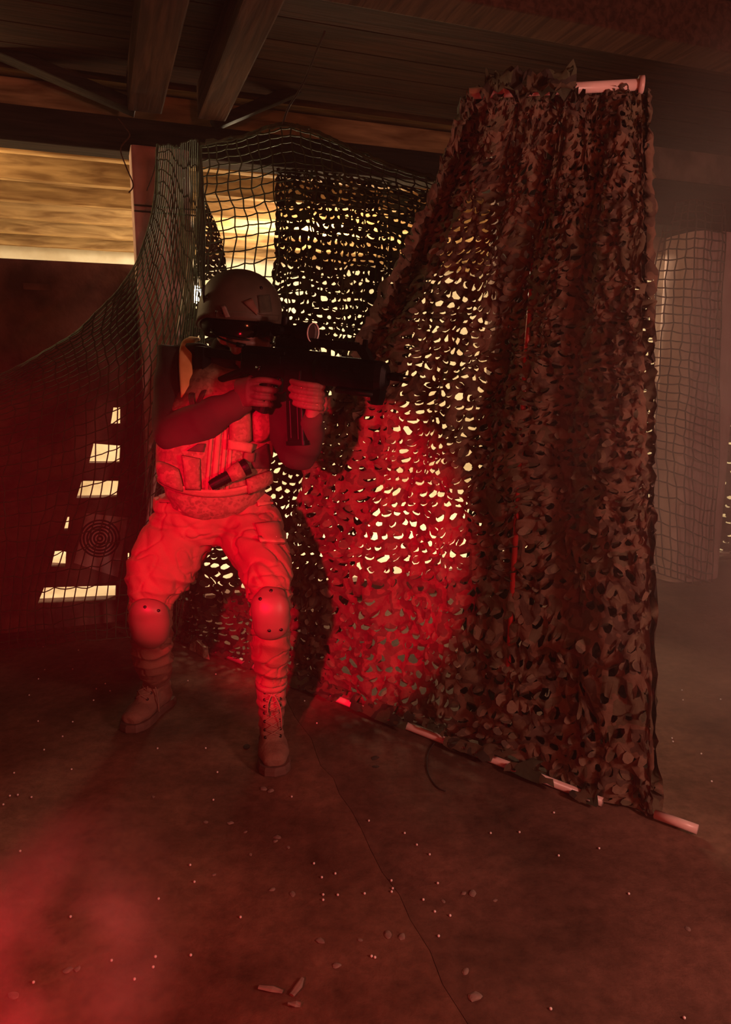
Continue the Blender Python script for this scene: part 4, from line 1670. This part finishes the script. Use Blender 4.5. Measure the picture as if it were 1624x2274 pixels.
# dark webbing falling on the right of the chest
drape(bv, [(556, 1005), (592, 985), (600, 1040), (560, 1040)], 6, 6, .001, .006, 'side_webbing', M_DARKWEB, vest)

# belt with hanging tabs
allb = [tb, vb]
belt = drape([tb], [(352, 1094), (606, 1094), (604, 1118), (356, 1118)], 30, 4, .004, .006, 'belt', M_BELT, person)
drape([tb, bvh_of(belt)] if belt else [tb], [(404, 1106), (424, 1108), (416, 1136), (398, 1134)], 4, 6, .006, .005, 'belt_tab', M_STRAP, belt or person)
drape([tb], [(566, 1100), (606, 1092), (612, 1118), (572, 1126)], 8, 5, .004, .006, 'hip_patch', M_STRAP, person)

# flashlight tucked across the vest
a0, a1 = hit(bv, 480, 1072), hit(bv, 540, 1040)
off_ = Vector((0.0, -.032, 0))
p0, p1 = a0[0] + off_, a1[0] + off_
d_ = (p1 - p0).normalized()
torch = empty('flashlight', p0.lerp(p1, .5), 'dark flashlight tucked diagonally across the front of the vest', 'flashlight')
m = MB()
m.tube([p0 - d_ * .012, p0, p0.lerp(p1, .5), p1 - d_ * .02], [.014, .0175, .0175, .0175], seg=20)
for k in range(5):
    q = p0.lerp(p1, .15 + .1 * k)
    m.tube([q, q + d_ * .005], .0188, seg=20)
m.build('barrel', M_BLACK, torch, smooth=False)
m = MB()
m.tube([p1 - d_ * .02, p1 + d_ * .012, p1 + d_ * .022], [.018, .026, .026], seg=22)
m.build('head', M_BLACK, torch, smooth=False)
m = MB()
m.tube([p1 + d_ * .020, p1 + d_ * .024], [.021, .019], seg=22)
m.build('lens', M_LENS, torch, smooth=True)
# fabric loop that holds it
m = MB()
q = p0.lerp(p1, .78)
sidev = d_.cross(TF).normalized()
m.tube([q - d_ * .022, q, q + d_ * .022], [.021, .0255, .028], seg=22)
m.build('tool_loop', M_VEST, vest, smooth=True)

# ---- helmet
hel = MB()
NA, NB = 48, 18
vs, fs = [], []
for i in range(NB + 1):
    for k in range(NA):
        a = 2 * math.pi * k / NA
        # lower edge: high over the brow, dropping behind the ears
        low = -0.045 - .030 * max(0, -math.cos(a)) + .012 * max(0, math.cos(a)) ** 2 + .006 * abs(math.sin(a)) ** 4
        t = i / NB
        zmax = .118
        zz = low + (zmax - low) * math.sin(t * math.pi / 2)
        zc = (zz + .02) / (zmax + .02)
        rr_ = math.sqrt(max(0, 1 - max(zc, 0) ** 2.5))
        if zc < 0:
            rr_ = 1 + .02 * zc
        flare = 1 + .035 * (1 - t) ** 6
        vs.append(H(.142 * rr_ * flare * math.cos(a) - .004, .118 * rr_ * flare * math.sin(a), zz + .032))
for i in range(NB):
    for k in range(NA):
        j = (k + 1) % NA
        fs.append((i * NA + k, i * NA + j, (i + 1) * NA + j, (i + 1) * NA + k))
hel.add(vs, fs)
helmet = hel.build('helmet', M_HELMET, person, smooth=True, merge=.0005)
so = helmet.modifiers.new('shell', 'SOLIDIFY')
so.thickness = .008
so.offset = -1
hb = bvh_of(helmet)
hbv = [hb]
HM = dict(parent=helmet)
drape(hbv, [(572, 657), (598, 655), (603, 692), (576, 696)], 6, 8, .001, .003, 'fleece_patch', M_PATCH, helmet)
# side rail
drape(hbv, [(494, 682), (502, 680), (512, 704), (503, 706)], 3, 6, .001, .008, 'rail_block', M_CHIP, helmet)
drape(hbv, [(540, 672), (560, 664), (572, 690), (570, 700)], 4, 5, .001, .007, 'side_rail', M_BELT, helmet)
drape(hbv, [(480, 690), (620, 700), (616, 714), (482, 712)], 24, 3, .0, .003, 'rim_band', M_HELMET, helmet)
for x, y in ((497, 695), (556, 676), (580, 640), (460, 660)):
    h = hit(hbv, x, y)
    if h:
        m = MB()
        m.tube([h[0] - h[1] * .002, h[0] + h[1] * .004], [.005, .004], seg=12)
        m.build('rivet', M_METAL, helmet, smooth=True)

# ---- headset over the near ear
m = MB()
e0_ = H(-.012, -.088, -.01)
m.tube([H(-.012, -.078, -.012), H(-.012, -.098, -.012), H(-.012, -.108, -.012)], [(.052, .042), (.050, .040), (.036, .028)], seg=24, ref=HU, power=2.6)
hs = m.build('ear_defender', M_BLACK, person, smooth=True)
m = MB()
m.tube(spline([H(-.01, -.104, .0), H(-.02, -.118, .05), H(-.02, -.12, .085)], 8), .004, seg=8)
m.build('ear_arm', M_BLACK, hs, smooth=True)
# boom microphone
m = MB()
m.tube(spline([H(.0, -.104, -.03), H(.05, -.10, -.06), H(.10, -.06, -.075)], 10), .003, seg=8)
m.tube([H(.095, -.065, -.074), H(.112, -.045, -.076)], [.007, .007], seg=10)
m.build('microphone', M_BLACK, hs, smooth=True)

# ---- goggles wrapped over the eyes
gg = MB()
vs, fs = [], []
NU, NV = 26, 8
for j in range(NV + 1):
    for i in range(NU + 1):
        a = R(-88) + R(176) * i / NU
        t = j / NV * 2 - 1
        hz = .040 * (1 - .30 * abs(a / R(88)) ** 2)
        notch = .010 * math.exp(-(a / .22) ** 2) if t < 0 else 0
        bul = 1 - .10 * t * t
        vs.append(H((.120 * math.cos(a)) * bul + .004, .106 * math.sin(a) * (bul * .5 + .5), -.022 + t * hz + notch * (-t)))
for j in range(NV):
    for i in range(NU):
        a = j * (NU + 1) + i
        fs.append((a, a + 1, a + NU + 2, a + NU + 1))
gg.add(vs, fs)
gog = gg.build('goggles', M_LENS, person, smooth=True)
so = gog.modifiers.new('shell', 'SOLIDIFY')
so.thickness = .004
so.offset = -1
for sgn in (1, -1):
    m = MB()
    ln_ = [H(.120 * math.cos(a) * .9 + .006, .106 * math.sin(a) * .97, -.022 + sgn * .036 * (1 - .30 * abs(a / R(88)) ** 2)) for a in
           [R(-86) + R(172) * i / 30 for i in range(31)]]
    m.tube(ln_, [(.006, .0045)] * 31, seg=8)
    m.build('goggle_frame', M_BLACK, gog, smooth=True)
m = MB()
ln_ = [H(.02 + .0 - .13 * math.sin(t_), s_, .012) for t_, s_ in ()]
st = spline([H(.004, -.099, .012), H(-.05, -.104, .02), H(-.12, -.075, .03), H(-.145, 0, .03), H(-.12, .075, .03), H(-.05, .104, .02), H(.004, .099, .012)], 40)
m.tube(st, [(.012, .002)] * 41, seg=8, ref=HU)
m.build('goggle_strap', M_DARKWEB, gog, smooth=True)
# lower half mask
mk = MB()
mk.tube([H(.058, 0, -.050), H(.064, 0, -.075), H(.060, 0, -.10), H(.05, 0, -.122)], [(.074, .062), (.070, .058), (.056, .048), (.030, .028)], seg=22, ref=HL, round_ends=True)
mk_ = fuse('face_mask', mk, .004, 3, mat('dull_red_mask', (.16, .07, .06, 1), (.2, .09, .075, 1), scale=20, rough=.5), person,
           disp=lambda c: .004 * math.sin(c.z * 220) * .4)

# ---- knee pads
for lb, q, riv in (
        ('right', [(287, 1328), (376, 1330), (370, 1436), (296, 1432)], [(322, 1348), (352, 1356)]),
        ('left', [(560, 1308), (636, 1300), (640, 1412), (568, 1418)], [(578, 1330), (602, 1312), (630, 1308), (598, 1400), (624, 1398)])):
    kp = drape([tb], q, 14, 18, .004, .008, 'knee_pad', M_PAD, person, bulge=.022, rnd_=.75)
    kb = bvh_of(kp)
    for x, y in riv:
        h = hit([kb], x, y)
        if h:
            m = MB()
            m.tube([h[0] - h[1] * .002, h[0] + h[1] * .003], [.0055, .0045], seg=12)
            m.build('rivet', M_METAL, kp, smooth=True)
    for yy in (.10, .80):
        a = [q[0][0] * (1 - yy) + q[3][0] * yy, q[0][1] * (1 - yy) + q[3][1] * yy]
        c = [q[1][0] * (1 - yy) + q[2][0] * yy, q[1][1] * (1 - yy) + q[2][1] * yy]
        drape([tb], [(a[0] - 6, a[1]), (c[0] + 6, c[1]), (c[0] + 6, c[1] + 14), (a[0] - 6, a[1] + 14)], 14, 3, .002, .004, 'pad_strap', M_TROUSER, kp)
# thigh cargo pocket on the front leg
ck = drape([tb], [(566, 1165), (618, 1160), (630, 1210), (580, 1206)], 8, 8, .001, .008, 'cargo_pocket', M_TROUSER, person, bulge=.008)
drape([tb], [(572, 1196), (628, 1200), (630, 1210), (577, 1208)], 8, 2, .010, .004, 'pocket_flap', M_STRAP, ck)
drape([tb], [(600, 1198), (614, 1199), (614, 1201), (600, 1200)], 3, 1, .016, .002, 'pocket_label', M_BRIGHT, ck)


# ---- boots
def boot(ank, toe, heel, top, lb, toewide=.052):
    fwd = (toe - heel)
    fwd.z = 0
    L_ = fwd.length
    fwd.normalize()
    side = Vector((0, 0, 1)).cross(fwd).normalized()
    hl, to_ = Vector((heel.x, heel.y, 0)), Vector((toe.x, toe.y, 0))
    up = Vector((0, 0, 1))
    bb = MB()
    shaft_axis = (top - ank).normalized()
    bb.tube([hl + fwd * .045 + up * .05, ank + up * .02, ank.lerp(top, .5), top], [(.038, .046), (.040, .050), (.047, .050), (.050, .052)], seg=22,
            ref=side, round_ends=False)
    bb.tube([hl + fwd * .030 + up * .052, hl + fwd * .09 + up * .055, hl + fwd * (L_ * .55) + up * .052, hl + fwd * (L_ * .78) + up * .046,
             to_ - fwd * .018 + up * .042], [(.036, .042), (.040, .046), (.047, .040), (.050, .034), (.040, .028)], seg=22, ref=side, round_ends=True)
    bb.tube([ank + fwd * .02 + up * .03, hl + fwd * (L_ * .62) + up * .075], [(.034, .036), (.036, .028)], seg=18, ref=side, round_ends=True)
    bt = fuse('boot', bb, .004, 5, M_BOOT, person,
              disp=lambda c: .0025 * nz(c, 30, 2) + .003 * math.sin(c.z * 150 + 3 * nz(c, 12, 1)) * (1 if .09 < c.z < .2 else .25))
    tag(bt, lb)
    # sole outline
    m = MB()
    prof = [(-.006, .030), (.02, .037), (.07, .034), (.12, .036), (.17, .046), (.21, .050), (.245, .046), (.272, .030), (.282, .0)]
    k_ = L_ / .262
    pl = [(a * k_, c) for a, c in prof] + [(a * k_, -c) for a, c in reversed(prof[:-1])]
    nn_ = len(pl)
    vs = []
    for (z, g_) in ((.0, .0), (.004, .003), (.020, .003), (.030, .0)):
        for a, c in pl:
            vs.append(hl + fwd * (a + (g_ if a > .1 else -g_)) + side * (c + (g_ if c > 0 else -g_)) + up * z)
    fs = [tuple(reversed(range(nn_))), tuple(range(3 * nn_, 4 * nn_))]
    for q_ in range(3):
        for i in range(nn_):
            j = (i + 1) % nn_
            fs.append((q_ * nn_ + i, q_ * nn_ + j, (q_ + 1) * nn_ + j, (q_ + 1) * nn_ + i))
    m.add(vs, fs)
    m.build('sole', M_SOLE, bt)
    bq = bvh_of(bt)
    # lacing: eyelets in two rows up the front, crossing laces
    rows = []
    n_ = 7
    for i in range(n_):
        t = i / (n_ - 1)
        base = (hl + fwd * (L_ * .66) + up * .09).lerp(top + fwd * .055, t)
        if t < .5:
            base = (hl + fwd * (L_ * .66) + up * .085).lerp(ank + fwd * .06 + up * .05, t * 2)
        else:
            base = (ank + fwd * .06 + up * .05).lerp(top + fwd * .058 - up * .02, t * 2 - 1)
        out = (fwd + up * (1 - t) * .9).normalized()
        pr = []
        for s_ in (-1, 1):
            st_ = base + side * s_ * (.024) + out * .05
            loc, n, ix, dist = bq.ray_cast(st_, -out)
            if loc is None:
                loc, n = base + side * s_ * .024, out
            pr.append(loc + n * .001)
            m = MB()
            m.tube([loc - n * .002, loc + n * .003], [.0058, .0048], seg=12)
            m.build('eyelet', M_METAL, bt, smooth=True)
        rows.append(pr)
    m = MB()
    for i in range(n_ - 1):
        for s_ in (0, 1):
            a, c = rows[i][s_], rows[i + 1][1 - s_]
            mid = (a + c) / 2
            o_ = (fwd + up * .4).normalized()
            loc, n, ix, dist = bq.ray_cast(mid + o_ * .06, -o_)
            if loc is None:
                loc = mid
            m.tube(spline([a, loc + o_ * .005, c], 6), .0028, seg=6)
    t0 = (rows[-1][0] + rows[-1][1]) / 2 + fwd * .006
    m.tube(spline([t0, t0 + side * .022 + fwd * .008 - up * .05, t0 + side * .026 + fwd * .008 - up * .12], 8), .0026, seg=6)
    m.tube(spline([t0, t0 - side * .016 + fwd * .010 - up * .03, t0 - side * .018 + fwd * .006 - up * .075], 8), .0026, seg=6)
    m.build('lace', M_LACE, bt, smooth=True)
    # collar
    m = MB()
    m.tube([top - shaft_axis * .012, top + shaft_axis * .004], [(.053, .055), (.050, .052)], seg=24, ref=side)
    m.build('collar', M_BOOT, bt, smooth=True)
    return bt


boot(ankR, toeR, heelR, P(349, 1488, 2.55), 'dim boot of the rear leg, toe pointing left')
boot(ankL, toeL, heelL, P(603, 1512, 2.26), 'laced boot of the front leg, toe pointing at the camera')

# ================================================================== SMOKE
m = MB()
m.box((0, 1.95, 1.225), 4.5, 3.5, 2.42)
M_SMOKE = bpy.data.materials.new('smoke')
M_SMOKE.use_nodes = True
nt = M_SMOKE.node_tree
N, L = nt.nodes, nt.links
N.remove(N['Principled BSDF'])
vsc = N.new('ShaderNodeVolumeScatter')
vsc.inputs['Color'].default_value = (0.95, 0.74, 0.68, 1)
L.new(vsc.outputs[0], N['Material Output'].inputs['Volume'])
tc = N.new('ShaderNodeTexCoord')
nzz = N.new('ShaderNodeTexNoise')
nzz.inputs['Scale'].default_value = 2.2
nzz.inputs['Detail'].default_value = 3
L.new(tc.outputs['Object'], nzz.inputs['Vector'])


def mathn(op, a, b=None):
    n_ = N.new('ShaderNodeMath')
    n_.operation = op
    for k_, v_ in enumerate((a, b)):
        if v_ is None:
            continue
        if isinstance(v_, (int, float)):
            n_.inputs[k_].default_value = v_
        else:
            L.new(v_, n_.inputs[k_])
    return n_.outputs[0]


def cloud(c, size, dens, lo, hi):
    mp_ = N.new('ShaderNodeMapping')
    mp_.inputs['Scale'].default_value = [2.0 / q_ for q_ in size]
    mp_.inputs['Location'].default_value = [-2.0 * a_ / q_ for a_, q_ in zip(c, size)]
    L.new(tc.outputs['Object'], mp_.inputs[0])
    ln_ = N.new('ShaderNodeVectorMath')
    ln_.operation = 'LENGTH'
    L.new(mp_.outputs[0], ln_.inputs[0])
    m2_ = N.new('ShaderNodeMapRange')
    m2_.inputs['From Min'].default_value = 1.0
    m2_.inputs['From Max'].default_value = 0.3
    L.new(ln_.outputs['Value'], m2_.inputs['Value'])
    m1_ = N.new('ShaderNodeMapRange')
    m1_.inputs['From Min'].default_value = lo
    m1_.inputs['From Max'].default_value = hi
    m1_.inputs['To Max'].default_value = dens
    L.new(nzz.outputs['Fac'], m1_.inputs['Value'])
    return mathn('MULTIPLY', m1_.outputs[0], m2_.outputs[0])


PUFF = P(120, 2120, .95)
nz2 = N.new('ShaderNodeTexNoise')
nz2.inputs['Scale'].default_value = 5.5
nz2.inputs['Detail'].default_value = 3
L.new(tc.outputs['Object'], nz2.inputs['Vector'])
dn_ = mathn('ADD', 0.010, cloud((1.35, 2.3, 1.1), (1.9, 3.2, 2.5), .62, .30, .60))
keep_nz, nzz = nzz, nz2
dn_ = mathn('ADD', dn_, cloud(tuple(PUFF), (.42, .6, .38), 2.4, .45, .56))
L.new(dn_, vsc.inputs['Density'])
hz = m.build('smoke', M_SMOKE)
tag(hz, 'thin smoke filling the dark room, thickest beside the wrapped column', 'smoke', kind='stuff')
